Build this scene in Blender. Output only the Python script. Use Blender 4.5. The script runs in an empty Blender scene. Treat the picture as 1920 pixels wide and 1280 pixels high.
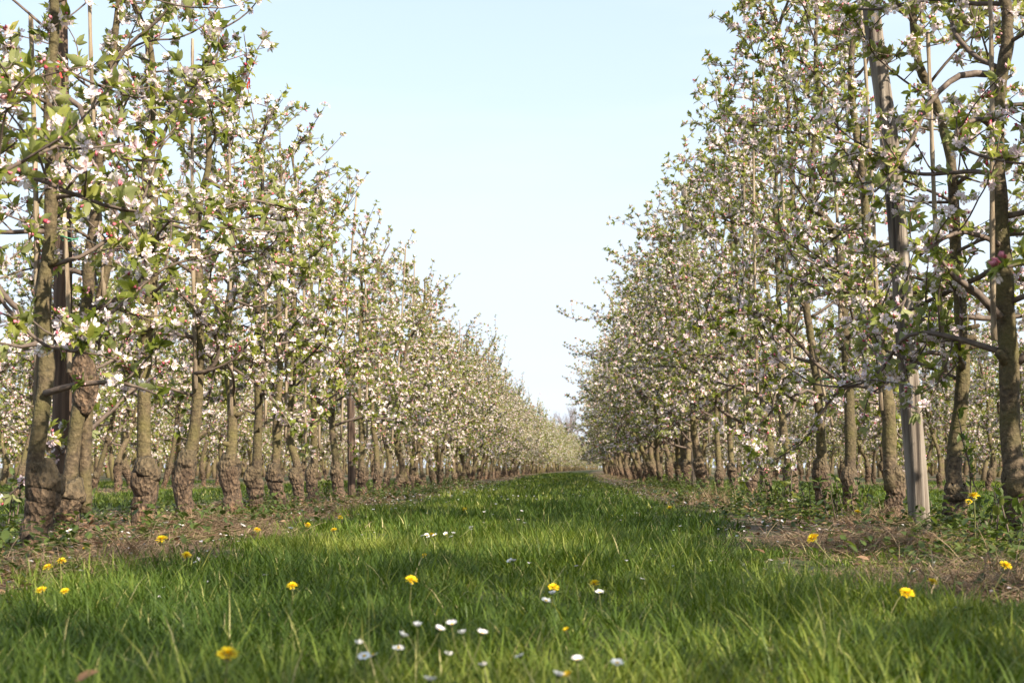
import bpy, math, random
import numpy as np

R = math.radians
sc = bpy.context.scene
COL = sc.collection

# ------------------------------------------------------------------ camera
F_PX = 2400.0                                  # focal length in pixels of the 1920 px wide photograph
YAW, PITCH = math.atan(100 / F_PX), math.atan(236 / F_PX)
EYE = np.array([0.0, 0.0, 0.28])
cam = bpy.data.cameras.new("camera")
cam.sensor_width = 36.0
cam.lens = F_PX * 36.0 / 1920.0
cam.clip_start, cam.clip_end = 0.05, 3000.0
cam.dof.use_dof = True
cam.dof.focus_distance = 5.5
cam.dof.aperture_fstop = 9.0
cam_o = bpy.data.objects.new("camera", cam)
cam_o.location = EYE
cam_o.rotation_euler = (math.pi / 2 + PITCH, 0.0, YAW)
COL.objects.link(cam_o)
sc.camera = cam_o

# ------------------------------------------------------------------ sky, sun, exposure
SUN_AZ, SUN_EL = R(135.0), R(34.0)             # clockwise from the view direction (+Y); the sun stands right and behind
w = bpy.data.worlds.new("World")
sc.world = w
w.use_nodes = True
nt = w.node_tree
bg = nt.nodes["Background"]
sky = nt.nodes.new("ShaderNodeTexSky")
sky.sky_type = 'NISHITA'
sky.sun_disc = False
sky.sun_elevation = SUN_EL
sky.sun_rotation = SUN_AZ
sky.altitude = 0.0
sky.air_density = 1.0
sky.dust_density = 1.2
sky.ozone_density = 1.6
# faint veil of high cloud
tc = nt.nodes.new("ShaderNodeTexCoord")
mp = nt.nodes.new("ShaderNodeMapping")
mp.inputs["Scale"].default_value = (1.0, 1.0, 5.0)
cn = nt.nodes.new("ShaderNodeTexNoise")
cn.inputs["Scale"].default_value = 2.2
cn.inputs["Detail"].default_value = 5.0
cr = nt.nodes.new("ShaderNodeMapRange")
cr.inputs["From Min"].default_value = 0.42
cr.inputs["From Max"].default_value = 0.75
cr.inputs["To Min"].default_value = 0.0
cr.inputs["To Max"].default_value = 0.28
mx = nt.nodes.new("ShaderNodeMix")
mx.data_type = 'RGBA'
vc = nt.nodes.new("ShaderNodeMix"); vc.data_type = 'RGBA'
vc.inputs["A"].default_value = (3.4, 3.95, 4.5, 1); vc.inputs["B"].default_value = (3.55, 3.88, 4.45, 1)
nt.links.new(tc.outputs["Generated"], mp.inputs["Vector"])
nt.links.new(mp.outputs["Vector"], cn.inputs["Vector"])
nt.links.new(cn.outputs["Fac"], cr.inputs["Value"])
sxyz = nt.nodes.new("ShaderNodeSeparateXYZ"); nt.links.new(tc.outputs["Generated"], sxyz.inputs["Vector"])
el = nt.nodes.new("ShaderNodeMapRange")            # the veil thickens towards the horizon
el.inputs["From Min"].default_value = 0.45; el.inputs["From Max"].default_value = 0.0
el.inputs["To Min"].default_value = 0.55; el.inputs["To Max"].default_value = 0.95
nt.links.new(sxyz.outputs["Z"], el.inputs["Value"])
ez = nt.nodes.new("ShaderNodeMapRange")
ez.inputs["From Min"].default_value = 0.32; ez.inputs["From Max"].default_value = 0.02
nt.links.new(sxyz.outputs["Z"], ez.inputs["Value"]); nt.links.new(ez.outputs["Result"], vc.inputs["Factor"])
nt.links.new(vc.outputs["Result"], mx.inputs["B"])
ad = nt.nodes.new("ShaderNodeMath"); ad.operation = 'ADD'; ad.use_clamp = True
nt.links.new(el.outputs["Result"], ad.inputs[0]); nt.links.new(cr.outputs["Result"], ad.inputs[1])
nt.links.new(ad.outputs[0], mx.inputs["Factor"])
nt.links.new(sky.outputs["Color"], mx.inputs["A"])
nt.links.new(mx.outputs["Result"], bg.inputs["Color"])
bg.inputs["Strength"].default_value = 0.11

sun = bpy.data.lights.new("sun", 'SUN')
sun.energy = 5.0
sun.angle = R(0.6)
sun.color = (1.0, 0.88, 0.71)
sun_o = bpy.data.objects.new("sun", sun)
sun_o.rotation_euler = (math.pi / 2 - SUN_EL, 0.0, math.pi - SUN_AZ)
COL.objects.link(sun_o)

sc.view_settings.view_transform = 'Standard'
sc.view_settings.look = 'None'
sc.view_settings.gamma = 1.0
sc.view_settings.exposure = 1.3
sc.render.engine = 'CYCLES'
sc.cycles.max_bounces = 10
sc.cycles.diffuse_bounces = 6
sc.cycles.transmission_bounces = 8
sc.cycles.transparent_max_bounces = 8

# ------------------------------------------------------------------ pixel <-> world
_f = np.array([-math.sin(YAW) * math.cos(PITCH), math.cos(YAW) * math.cos(PITCH), math.sin(PITCH)])
_r = np.array([math.cos(YAW), math.sin(YAW), 0.0])
_u = np.cross(_r, _f)
def ray(px, py): return _f * F_PX + _r * (px - 960.0) + _u * (640.0 - py)
def at_depth(px, py, Y):
    d = ray(px, py); return EYE + d * ((Y - EYE[1]) / d[1])
def at_x(px, X, py=880):
    d = ray(px, py); return EYE + d * ((X - EYE[0]) / d[0])
def at_z(px, py, z):
    d = ray(px, py); return EYE + d * ((z - EYE[2]) / d[2])

BEND = 0.00030
def bend(y):
    return BEND * np.maximum(0, np.asarray(y, float) - 25.0) ** 2   # the lane turns gently to the right far away

# ------------------------------------------------------------------ mesh helpers
def unit(v):
    return v / np.maximum(np.linalg.norm(v, axis=-1, keepdims=True), 1e-9)

class Geo:
    """collects vertices, faces (tris and quads), material slots and a per-vertex tint"""
    def __init__(self):
        self.v, self.t, self.n = [], [], 0
        self.f = []                                # (faces, material index)
    def add(self, v, faces, mat=0, tint=None):
        v = np.asarray(v, float).reshape(-1, 3)
        for fa in faces:
            fa = np.asarray(fa, int)
            if len(fa): self.f.append((fa + self.n, mat))
        self.v.append(v)
        self.t.append(np.full(len(v), 0.5) if tint is None else np.asarray(tint, float))
        self.n += len(v)
    def template(self, tv, tf, P, A, N, L, W, mat=0, tint=None):
        """place a template (x along A, y sideways, z along N) once per row of P"""
        P, A, N = np.asarray(P), unit(np.asarray(A)), np.asarray(N)
        if len(P) == 0: return
        S = unit(np.cross(N, A)); N = np.cross(A, S)
        L = np.broadcast_to(L, (len(P),)); W = np.broadcast_to(W, (len(P),))
        k = len(tv)
        v = (P[:, None, :] + A[:, None, :] * (tv[None, :, 0, None] * L[:, None, None])
             + S[:, None, :] * (tv[None, :, 1, None] * W[:, None, None])
             + N[:, None, :] * (tv[None, :, 2, None] * L[:, None, None]))
        off = (np.arange(len(P)) * k)[:, None, None]
        faces = [(np.asarray(fa)[None] + off).reshape(-1, len(fa[0])) for fa in tf if len(fa)]
        tt = None if tint is None else np.repeat(np.asarray(tint, float), k)
        self.add(v.reshape(-1, 3), faces, mat, tt)
    def arrays(self):
        return np.concatenate(self.v), np.concatenate(self.t), self.f
    def mesh(self, name, mats, smooth=False):
        me = bpy.data.meshes.new(name)
        v, t, fs = self.arrays()
        me.vertices.add(len(v)); me.vertices.foreach_set("co", v.ravel().astype(np.float32))
        nl = sum(f.size for f, _ in fs); npoly = sum(len(f) for f, _ in fs)
        me.loops.add(nl); me.polygons.add(npoly)
        me.loops.foreach_set("vertex_index", np.concatenate([f.ravel() for f, _ in fs]).astype(np.int32))
        tot = np.concatenate([np.full(len(f), f.shape[1]) for f, _ in fs])
        me.polygons.foreach_set("loop_start", np.concatenate([[0], np.cumsum(tot)[:-1]]).astype(np.int32))
        for m in mats: me.materials.append(m)
        me.polygons.foreach_set("material_index", np.concatenate([np.full(len(f), m) for f, m in fs]).astype(np.int32))
        if smooth: me.polygons.foreach_set("use_smooth", np.ones(npoly, bool))
        at = me.attributes.new("tint", 'FLOAT', 'POINT')
        at.data.foreach_set("value", t.astype(np.float32))
        me.update(calc_edges=True)
        return me

def tube(g, pts, rad, seg=8, mat=0, rng=None, lump=0.0, cap=True, tint=0.5):
    pts = np.asarray(pts, float); rad = np.asarray(rad, float)
    n = len(pts)
    T = unit(np.gradient(pts, axis=0))
    ref = np.array([1.0, 0, 0]) if abs(T[0, 0]) < 0.8 else np.array([0, 1.0, 0])
    U = np.empty((n, 3)); u = unit(np.cross(T[0], ref))
    for i in range(n):
        u = u - T[i] * np.dot(u, T[i]); u = unit(u); U[i] = u
    V = np.cross(T, U)
    a = np.arange(seg) / seg * 2 * math.pi
    rr = np.repeat(rad[:, None], seg, 1)
    if lump and rng is not None:
        k = rng.normal(0, 1, (n, seg))
        k = (k + np.roll(k, 1, 1) + np.roll(k, -1, 1)) / 1.7
        k[1:-1] = (k[1:-1] + 0.6 * k[:-2] + 0.6 * k[2:]) / 1.6
        rr = rr * (1 + lump * k)
    v = pts[:, None] + rr[..., None] * (np.cos(a)[None, :, None] * U[:, None] + np.sin(a)[None, :, None] * V[:, None])
    i = np.arange(n - 1)[:, None] * seg; j = np.arange(seg)[None]; j2 = (j + 1) % seg
    q = np.stack([i + j, i + j2, i + seg + j2, i + seg + j], -1).reshape(-1, 4)
    faces = [q]; vv = v.reshape(-1, 3)
    if cap:
        vv = np.concatenate([vv, pts[:1] - T[:1] * rad[0] * .1, pts[-1:] + T[-1:] * rad[-1] * 0.6])
        b = n * seg; jj = np.arange(seg); jn = (jj + 1) % seg
        faces.append(np.stack([jn, jj, np.full(seg, b)], -1))
        faces.append(np.stack([(n - 1) * seg + jj, (n - 1) * seg + jn, np.full(seg, b + 1)], -1))
    g.add(vv, faces, mat, np.full(len(vv), tint))

def spline(ctrl, step):
    """smooth curve through control points, resampled at about step"""
    c = np.asarray(ctrl, float)
    p = np.concatenate([[2 * c[0] - c[1]], c, [2 * c[-1] - c[-2]]])
    out = []
    for i in range(1, len(p) - 2):
        m = max(2, int(np.linalg.norm(p[i + 1] - p[i]) / step))
        for k in range(m):
            t = k / m
            out.append(0.5 * ((2 * p[i]) + (-p[i - 1] + p[i + 1]) * t + (2 * p[i - 1] - 5 * p[i] + 4 * p[i + 1] - p[i + 2]) * t * t
                              + (-p[i - 1] + 3 * p[i] - 3 * p[i + 1] + p[i + 2]) * t ** 3))
    out.append(p[-2])
    return np.array(out)

def smooth_noise(x, y, seed, scale):
    """value noise in numpy, 0..1"""
    r = np.random.default_rng(seed).random((64, 64))
    u, v = np.asarray(x) / scale, np.asarray(y) / scale
    i, j = np.floor(u).astype(int), np.floor(v).astype(int)
    a, b = u - i, v - j
    a, b = a * a * (3 - 2 * a), b * b * (3 - 2 * b)
    g = lambda p, q: r[p % 64, q % 64]
    return (g(i, j) * (1 - a) + g(i + 1, j) * a) * (1 - b) + (g(i, j + 1) * (1 - a) + g(i + 1, j + 1) * a) * b

# ------------------------------------------------------------------ materials
def mat(name):
    m = bpy.data.materials.new(name); m.use_nodes = True
    n = m.node_tree
    return m, n, n.nodes["Principled BSDF"], n.links

def ramp(n, stops):
    r = n.nodes.new("ShaderNodeValToRGB")
    e = r.color_ramp.elements
    while len(e) < len(stops): e.new(0.5)
    for el, (p, c) in zip(e, stops): el.position = p; el.color = (*c, 1)
    return r

def noise(n, scale, detail=4.0, vec=None, rough=0.55):
    t = n.nodes.new("ShaderNodeTexNoise")
    t.inputs["Scale"].default_value = scale; t.inputs["Detail"].default_value = detail; t.inputs["Roughness"].default_value = rough
    if vec is not None: n.links.new(vec, t.inputs["Vector"])
    return t

def coords(n, scale=(1, 1, 1)):
    t = n.nodes.new("ShaderNodeTexCoord"); m = n.nodes.new("ShaderNodeMapping")
    m.inputs["Scale"].default_value = scale
    n.links.new(t.outputs["Object"], m.inputs["Vector"])
    return m.outputs["Vector"]

def mixc(n, fac, a, b, blend='MIX'):
    m = n.nodes.new("ShaderNodeMix"); m.data_type = 'RGBA'; m.blend_type = blend
    for s, x in (("Factor", fac), ("A", a), ("B", b)):
        if hasattr(x, "links"): n.links.new(x, m.inputs[s])
        elif isinstance(x, (int, float)): m.inputs[s].default_value = x
        else: m.inputs[s].default_value = (*x, 1)
    return m.outputs["Result"]

def bump(n, p, h, strength, dist=0.01):
    b = n.nodes.new("ShaderNodeBump")
    b.inputs["Strength"].default_value = strength; b.inputs["Distance"].default_value = dist
    n.links.new(h, b.inputs["Height"]); n.links.new(b.outputs["Normal"], p.inputs["Normal"])

def thin(name, stops, trans, tcol_gain=(1, 1, 1), rough=0.5, spec=0.3, under=None, noise_scale=0):
    """a thin two-sided sheet (leaf, petal, blade): colour by the per-piece tint, part of the light passes through"""
    m, n, p, l = mat(name)
    a = n.nodes.new("ShaderNodeAttribute"); a.attribute_name = "tint"
    r = ramp(n, stops); l.new(a.outputs["Fac"], r.inputs["Fac"])
    c = r.outputs["Color"]
    if under is not None:
        g = n.nodes.new("ShaderNodeNewGeometry")
        c = mixc(n, g.outputs["Backfacing"], c, mixc(n, 0.6, c, under))
    l.new(c, p.inputs["Base Color"])
    p.inputs["Roughness"].default_value = rough
    p.inputs["Specular IOR Level"].default_value = spec
    t = n.nodes.new("ShaderNodeBsdfTranslucent")
    l.new(mixc(n, 1.0, c, tcol_gain, 'MULTIPLY'), t.inputs["Color"])
    s = n.nodes.new("ShaderNodeMixShader"); s.inputs["Fac"].default_value = trans
    l.new(p.outputs["BSDF"], s.inputs[1]); l.new(t.outputs["BSDF"], s.inputs[2])
    l.new(s.outputs["Shader"], n.nodes["Material Output"].inputs["Surface"])
    return m

M = {}
M['leaf'] = thin("apple_leaf", [(0.0, (0.080, 0.108, 0.018)), (0.45, (0.165, 0.200, 0.034)), (0.8, (0.27, 0.28, 0.064)), (1.0, (0.36, 0.33, 0.12))],
                 0.45, (1.35, 1.40, 0.6), 0.5, 0.25, under=(0.32, 0.34, 0.18))
M['petal'] = thin("blossom_petal", [(0.0, (0.78, 0.50, 0.57)), (0.35, (0.81, 0.69, 0.73)), (0.7, (0.83, 0.78, 0.80)), (1.0, (0.86, 0.84, 0.84))],
                  0.42, (1.0, 0.98, 0.96), 0.6, 0.2, under=(0.82, 0.68, 0.71))
M['bud'] = thin("blossom_bud", [(0.0, (0.42, 0.05, 0.09)), (0.5, (0.66, 0.22, 0.28)), (1.0, (0.78, 0.48, 0.52))], 0.15, (1, .9, .9), 0.5, 0.3)
M['stamen'] = thin("blossom_stamen", [(0.0, (0.62, 0.56, 0.22)), (1.0, (0.68, 0.62, 0.30))], 0.2)
M['grass'] = thin("grass_blade", [(0.0, (0.040, 0.074, 0.011)), (0.5, (0.098, 0.147, 0.021)), (0.85, (0.205, 0.235, 0.042)), (0.95, (0.30, 0.30, 0.10)), (1.0, (0.42, 0.36, 0.19))],
                  0.32, (1.3, 1.35, 0.5), 0.5, 0.22)
M['straw'] = thin("dry_grass_blade", [(0.0, (0.10, 0.062, 0.040)), (0.5, (0.245, 0.170, 0.108)), (1.0, (0.45, 0.34, 0.22))], 0.2, (1, .9, .75), 0.7, 0.15)
M['litter'] = thin("dead_leaf", [(0.0, (0.09, 0.05, 0.03)), (0.6, (0.20, 0.115, 0.065)), (1.0, (0.33, 0.22, 0.14))], 0.15, (1, .9, .8), 0.75, 0.15)
M['weed'] = thin("weed_leaf", [(0.0, (0.040, 0.062, 0.014)), (0.6, (0.080, 0.115, 0.026)), (1.0, (0.17, 0.19, 0.05))], 0.33, (1.3, 1.4, .6), 0.45, 0.4)
M['yellow'] = thin("dandelion_petal", [(0.0, (0.66, 0.40, 0.008)), (0.5, (0.82, 0.62, 0.015)), (1.0, (0.86, 0.70, 0.030))], 0.2, (1, .95, .5), 0.6, 0.2)
M['white'] = thin("daisy_petal", [(0.0, (0.80, 0.70, 0.74)), (0.3, (0.82, 0.81, 0.80)), (1.0, (0.86, 0.86, 0.85))], 0.25, (1, 1, 1), 0.6, 0.2)
M['disc'] = thin("daisy_disc", [(0.0, (0.70, 0.42, 0.02)), (1.0, (0.74, 0.50, 0.03))], 0.05)
M['stem'] = thin("flower_stem", [(0.0, (0.16, 0.19, 0.06)), (1.0, (0.24, 0.22, 0.10))], 0.15)

def bark():
    m, n, p, l = mat("apple_bark")
    v = coords(n)
    info = n.nodes.new("ShaderNodeObjectInfo")
    big = noise(n, 5.0, 4, v); fine = noise(n, 60.0, 5, v)
    ring = noise(n, 1.0, 3, coords(n, (14, 14, 60)))
    c = ramp(n, [(0.28, (0.032, 0.023, 0.014)), (0.5, (0.086, 0.062, 0.035)), (0.72, (0.175, 0.132, 0.080))])
    l.new(fine.outputs["Fac"], c.inputs["Fac"])
    band = ramp(n, [(0.36, (0.5, 0.48, 0.45)), (0.46, (1, 1, 1))]); l.new(ring.outputs["Fac"], band.inputs["Fac"])
    c2 = mixc(n, 0.5, c.outputs["Color"], band.outputs["Color"], 'MULTIPLY')
    mossf = ramp(n, [(0.43, (0, 0, 0)), (0.62, (1, 1, 1))]); l.new(big.outputs["Fac"], mossf.inputs["Fac"])
    c3 = mixc(n, mossf.outputs["Color"], c2, mixc(n, fine.outputs["Fac"], (0.050, 0.044, 0.014), (0.150, 0.130, 0.044)))
    hv = mixc(n, info.outputs["Random"], (0.78, 0.75, 0.74), (1.12, 1.10, 1.06))
    l.new(mixc(n, 1.0, c3, hv, 'MULTIPLY'), p.inputs["Base Color"])
    p.inputs["Roughness"].default_value = 0.85
    h = n.nodes.new("ShaderNodeMath"); h.operation = 'ADD'
    rg = n.nodes.new("ShaderNodeMath"); rg.operation = 'MULTIPLY'; rg.inputs[1].default_value = 0.35; l.new(ring.outputs["Fac"], rg.inputs[0])
    l.new(fine.outputs["Fac"], h.inputs[0]); l.new(rg.outputs[0], h.inputs[1])
    bump(n, p, h.outputs[0], 0.9, 0.010)
    return m
M['bark'] = bark()

def rough_bark():
    m, n, p, l = mat("flaking_bark")
    v = coords(n, (1, 1, 0.6))
    vo = n.nodes.new("ShaderNodeTexVoronoi"); vo.inputs["Scale"].default_value = 70; l.new(v, vo.inputs["Vector"])
    f = noise(n, 55, 6, v, .68); b = noise(n, 9, 4, v)
    c = ramp(n, [(0.32, (0.030, 0.022, 0.016)), (0.5, (0.115, 0.076, 0.048)), (0.70, (0.28, 0.195, 0.125))])
    l.new(f.outputs["Fac"], c.inputs["Fac"])
    br = ramp(n, [(0.35, (0.65, 0.62, 0.58)), (0.52, (1, 1, 1)), (0.72, (1.15, 0.82, 0.60))]); l.new(b.outputs["Fac"], br.inputs["Fac"])
    body = mixc(n, 1.0, c.outputs["Color"], br.outputs["Color"], 'MULTIPLY')
    young = ramp(n, [(0.3, (0.055, 0.042, 0.022)), (0.7, (0.160, 0.125, 0.070))]); l.new(f.outputs["Fac"], young.inputs["Fac"])
    a = n.nodes.new("ShaderNodeAttribute"); a.attribute_name = "tint"
    k = n.nodes.new("ShaderNodeMath"); k.operation = 'MULTIPLY_ADD'; k.inputs[1].default_value = 0.9
    l.new(b.outputs["Fac"], k.inputs[0]); l.new(a.outputs["Fac"], k.inputs[2])
    e = n.nodes.new("ShaderNodeMapRange"); e.inputs["From Min"].default_value = 0.95; e.inputs["From Max"].default_value = 1.45
    l.new(k.outputs[0], e.inputs["Value"])
    l.new(mixc(n, e.outputs["Result"], body, young.outputs["Color"]), p.inputs["Base Color"])
    p.inputs["Roughness"].default_value = 0.95
    h = n.nodes.new("ShaderNodeMath"); h.operation = 'ADD'
    l.new(f.outputs["Fac"], h.inputs[0]); l.new(vo.outputs["Distance"], h.inputs[1])
    bump(n, p, h.outputs[0], 1.0, 0.022)
    return m
M['rough_bark'] = rough_bark()

def twig_bark():
    m, n, p, l = mat("twig_bark")
    f = noise(n, 40, 4, coords(n))
    c = ramp(n, [(0.3, (0.060, 0.042, 0.034)), (0.6, (0.125, 0.092, 0.070)), (0.8, (0.22, 0.175, 0.135))])
    l.new(f.outputs["Fac"], c.inputs["Fac"]); l.new(c.outputs["Color"], p.inputs["Base Color"])
    p.inputs["Roughness"].default_value = 0.75
    bump(n, p, f.outputs["Fac"], 0.5, 0.006)
    return m
M['twig'] = twig_bark()

def wood(name, dark, mid, light, sc_=(30, 30, 1.6)):
    m, n, p, l = mat(name)
    f = noise(n, 1.0, 6, coords(n, sc_), .6); s = noise(n, 3.0, 3, coords(n))
    c = ramp(n, [(0.36, dark), (0.46, mid), (0.68, light)])
    l.new(f.outputs["Fac"], c.inputs["Fac"])
    sr = ramp(n, [(0.3, (0.7, 0.66, 0.62)), (0.7, (1.1, 1.1, 1.1))]); l.new(s.outputs["Fac"], sr.inputs["Fac"])
    l.new(mixc(n, 1.0, c.outputs["Color"], sr.outputs["Color"], 'MULTIPLY'), p.inputs["Base Color"])
    p.inputs["Roughness"].default_value = 0.85
    bump(n, p, f.outputs["Fac"], 0.8, 0.02)
    return m
M['grey_wood'] = wood("weathered_post_wood", (0.045, 0.034, 0.026), (0.160, 0.132, 0.106), (0.31, 0.275, 0.235), (40, 40, 0.9))
M['red_wood'] = wood("treated_post_wood", (0.030, 0.018, 0.012), (0.085, 0.054, 0.037), (0.17, 0.115, 0.080))
M['cane'] = wood("bamboo_cane_wood", (0.12, 0.09, 0.06), (0.24, 0.19, 0.13), (0.36, 0.30, 0.22), (50, 50, 4))

def plain(name, col, rough=0.6, metal=0.0):
    m, n, p, l = mat(name)
    f = noise(n, 25, 3, coords(n))
    l.new(mixc(n, f.outputs["Fac"], tuple(c * .7 for c in col), tuple(min(1, c * 1.25) for c in col)), p.inputs["Base Color"])
    p.inputs["Roughness"].default_value = rough; p.inputs["Metallic"].default_value = metal
    return m
M['wire'] = plain("galvanised_wire", (0.24, 0.25, 0.26), 0.5, 0.6)
M['tie'] = plain("green_twine", (0.06, 0.28, 0.17), 0.6)
M['ribbon'] = plain("red_plastic_ribbon", (0.42, 0.045, 0.028), 0.45)
M['far_twig'] = plain("haze_paled_twig_bark", (0.17, 0.135, 0.125), 0.9)  # paler than the near twigs: distance haze is put into the bark colour

def ground_mat():
    m, n, p, l = mat("orchard_ground")
    g = n.nodes.new("ShaderNodeNewGeometry")
    sp = n.nodes.new("ShaderNodeSeparateXYZ"); l.new(g.outputs["Position"], sp.inputs["Vector"])
    def mth(op, a, b=None):
        k = n.nodes.new("ShaderNodeMath"); k.operation = op
        for i, x in enumerate((a, b)):
            if x is None: continue
            if isinstance(x, (int, float)): k.inputs[i].default_value = x
            else: l.new(x, k.inputs[i])
        return k.outputs[0]
    wob = noise(n, 1.7, 4, g.outputs["Position"])
    turn = mth('MULTIPLY', mth('POWER', mth('MAXIMUM', mth('SUBTRACT', sp.outputs["Y"], 25.0), 0.0), 2.0), BEND)
    x = mth('ADD', mth('SUBTRACT', sp.outputs["X"], turn), mth('MULTIPLY', mth('SUBTRACT', wob.outputs["Fac"], 0.5), 0.9))
    d = mth('ABSOLUTE', mth('SUBTRACT', mth('MODULO', mth('ADD', x, 0.25 + 1.765 + 3.53 * 60), 3.53), 1.765))   # distance from the lane's middle
    lane = n.nodes.new("ShaderNodeMapRange"); lane.interpolation_type = 'SMOOTHSTEP'
    lane.inputs["From Min"].default_value = 1.08; lane.inputs["From Max"].default_value = 0.85
    l.new(d, lane.inputs["Value"])
    fine = noise(n, 38, 6, g.outputs["Position"], .7)
    mid = noise(n, 5, 5, g.outputs["Position"])
    soil = ramp(n, [(0.3, (0.055, 0.036, 0.024)), (0.55, (0.15, 0.10, 0.066)), (0.75, (0.29, 0.21, 0.14))]); l.new(fine.outputs["Fac"], soil.inputs["Fac"])
    turf = ramp(n, [(0.3, (0.028, 0.032, 0.010)), (0.6, (0.065, 0.075, 0.022)), (0.8, (0.115, 0.115, 0.040))]); l.new(fine.outputs["Fac"], turf.inputs["Fac"])
    wd = ramp(n, [(0.5, (0, 0, 0)), (0.62, (1, 1, 1))]); l.new(mid.outputs["Fac"], wd.inputs["Fac"])
    strip = mixc(n, wd.outputs["Color"], soil.outputs["Color"], turf.outputs["Color"])
    l.new(mixc(n, lane.outputs["Result"], strip, turf.outputs["Color"]), p.inputs["Base Color"])
    p.inputs["Roughness"].default_value = 1.0
    bump(n, p, fine.outputs["Fac"], 0.8, 0.03)
    return m
M['ground'] = ground_mat()

# ------------------------------------------------------------------ scene helpers
def link(name, me, parent=None, loc=None, rot=None, scale=None):
    o = bpy.data.objects.new(name, me); COL.objects.link(o)
    if parent is not None: o.parent = parent
    if loc is not None: o.location = loc
    if rot is not None: o.rotation_euler = rot
    if scale is not None: o.scale = scale
    return o
def tag(o, label=None, cat=None, group=None, kind=None):
    if label: o["label"] = label
    if cat: o["category"] = cat
    if group: o["group"] = group
    if kind: o["kind"] = kind
    return o
def copy_tree(src, loc, rot, scale, label, group):
    c = src.copy(); COL.objects.link(c)
    c.location, c.rotation_euler, c.scale = loc, rot, scale
    c["label"] = label; c["group"] = group
    for ch in src.children:
        d = ch.copy(); COL.objects.link(d); d.parent = c
        for g in ch.children:
            e = g.copy(); COL.objects.link(e); e.parent = d
    return c

# ------------------------------------------------------------------ ground
def height(x, y):
    x, y = np.asarray(x, float), np.asarray(y, float)
    near = np.clip(1 - np.hypot(x, y) / 60, 0, 1)
    return near * (0.05 * (smooth_noise(x, y, 3, 1.1) - .5) + 0.03 * (smooth_noise(x, y, 4, .35) - .5))
def build_ground():
    g = Geo()
    xs = np.unique(np.concatenate([np.linspace(-1500, -40, 12), np.linspace(-40, -6, 30), np.linspace(-6, 6, 121), np.linspace(6, 40, 30), np.linspace(40, 1500, 12)]))
    ys = np.unique(np.concatenate([np.linspace(-300, -4, 10), np.linspace(-4, 20, 200), np.linspace(20, 60, 80), np.linspace(60, 200, 20), np.linspace(200, 2500, 16)]))
    X, Y = np.meshgrid(xs, ys)
    v = np.stack([X, Y, height(X, Y)], -1).reshape(-1, 3)
    nx = len(xs); i = (np.arange(len(ys) - 1)[:, None] * nx + np.arange(nx - 1)[None]).ravel()
    g.add(v, [np.stack([i, i + 1, i + nx + 1, i + nx], -1)])
    tag(link("ground", g.mesh("ground", [M['ground']], True)), kind="structure")
build_ground()

# ------------------------------------------------------------------ templates: leaf, petal, flower, bud, blade
LEAF = np.array([(0, 0, 0), (.28, .40, .05), (.28, 0, -.02), (.28, -.40, .05), (.66, .36, .03), (.66, 0, -.06), (.66, -.36, .03), (1.0, 0, -.16)])
LEAF_F = [[(0, 2, 1), (0, 3, 2), (4, 5, 7), (5, 6, 7)], [(1, 2, 5, 4), (2, 3, 6, 5)]]
LEAF_S = np.array([(0, 0, 0), (.5, .45, .06), (1, 0, -.12), (.5, -.45, .06)]); LEAF_SF = [[(0, 2, 1), (0, 3, 2)]]
def flower_template(cup=0.35):
    v, t, q = [], [], []
    for k in range(5):
        a = k / 5 * 2 * math.pi; ca, sa = math.cos(a), math.sin(a)
        b = len(v)
        for (r_, s_, z_) in ((.06, 0, 0), (.32, .20, cup * .30), (.32, -.20, cup * .30), (.50, .13, cup * .62), (.50, -.13, cup * .62)):
            v.append((z_, r_ * ca - s_ * sa, r_ * sa + s_ * ca))
        t.append((b, b + 1, b + 2)); q.append((b + 1, b + 3, b + 4, b + 2))
    return np.array(v), [t, q]
FLOWER, FLOWER_F = flower_template(0.45)
FLOWER_O, FLOWER_OF = flower_template(0.16)
STAMEN = np.array([(.05, .09, 0), (.05, 0, .09), (.05, -.09, 0), (.05, 0, -.09), (.14, 0, 0)]); STAMEN_F = [[(0, 1, 4), (1, 2, 4), (2, 3, 4), (3, 0, 4)]]
FAR_FL = np.array([(.0, 0, 0), (.12, .5, 0), (.10, .15, .48), (.12, -.4, .29), (.10, -.4, -.29), (.12, .15, -.48)])
FAR_FLF = [[(0, 1, 2), (0, 2, 3), (0, 3, 4), (0, 4, 5), (0, 5, 1)]]
BUD = np.array([(0, 0, 0), (.5, .38, 0), (.5, -.19, .33), (.5, -.19, -.33), (1, 0, 0)]); BUD_F = [[(0, 2, 1), (0, 3, 2), (0, 1, 3), (1, 2, 4), (2, 3, 4), (3, 1, 4)]]
BLADE = np.array([(0, .5, 0), (0, -.5, 0), (.38, .42, .05), (.38, -.42, .05), (.72, .27, .17), (.72, -.27, .17), (1, 0, .36)])
BLADE_F = [[(4, 5, 6)], [(0, 1, 3, 2), (2, 3, 5, 4)]]
BLADE_S = np.array([(0, .5, 0), (0, -.5, 0), (.6, .35, .12), (.6, -.35, .12), (1, 0, .32)]); BLADE_SF = [[(2, 3, 4)], [(0, 1, 3, 2)]]

def rand_unit(rng, n):
    v = rng.normal(size=(n, 3)); return unit(v)

# ------------------------------------------------------------------ apple trees
def wander(rng, p, d, length, step, wob, up):
    pts = [np.array(p, float)]; d = unit(np.array(d, float)); k = rng.normal(0, 1, 3) * wob * .5
    n = max(2, int(length / step))
    for i in range(n):
        k = k * 0.72 + rng.normal(0, 1, 3) * wob
        d = unit(d + k * .5 + np.array([0, 0, up]))
        pts.append(pts[-1] + d * step)
    return np.array(pts)

class Tree: pass

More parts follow.
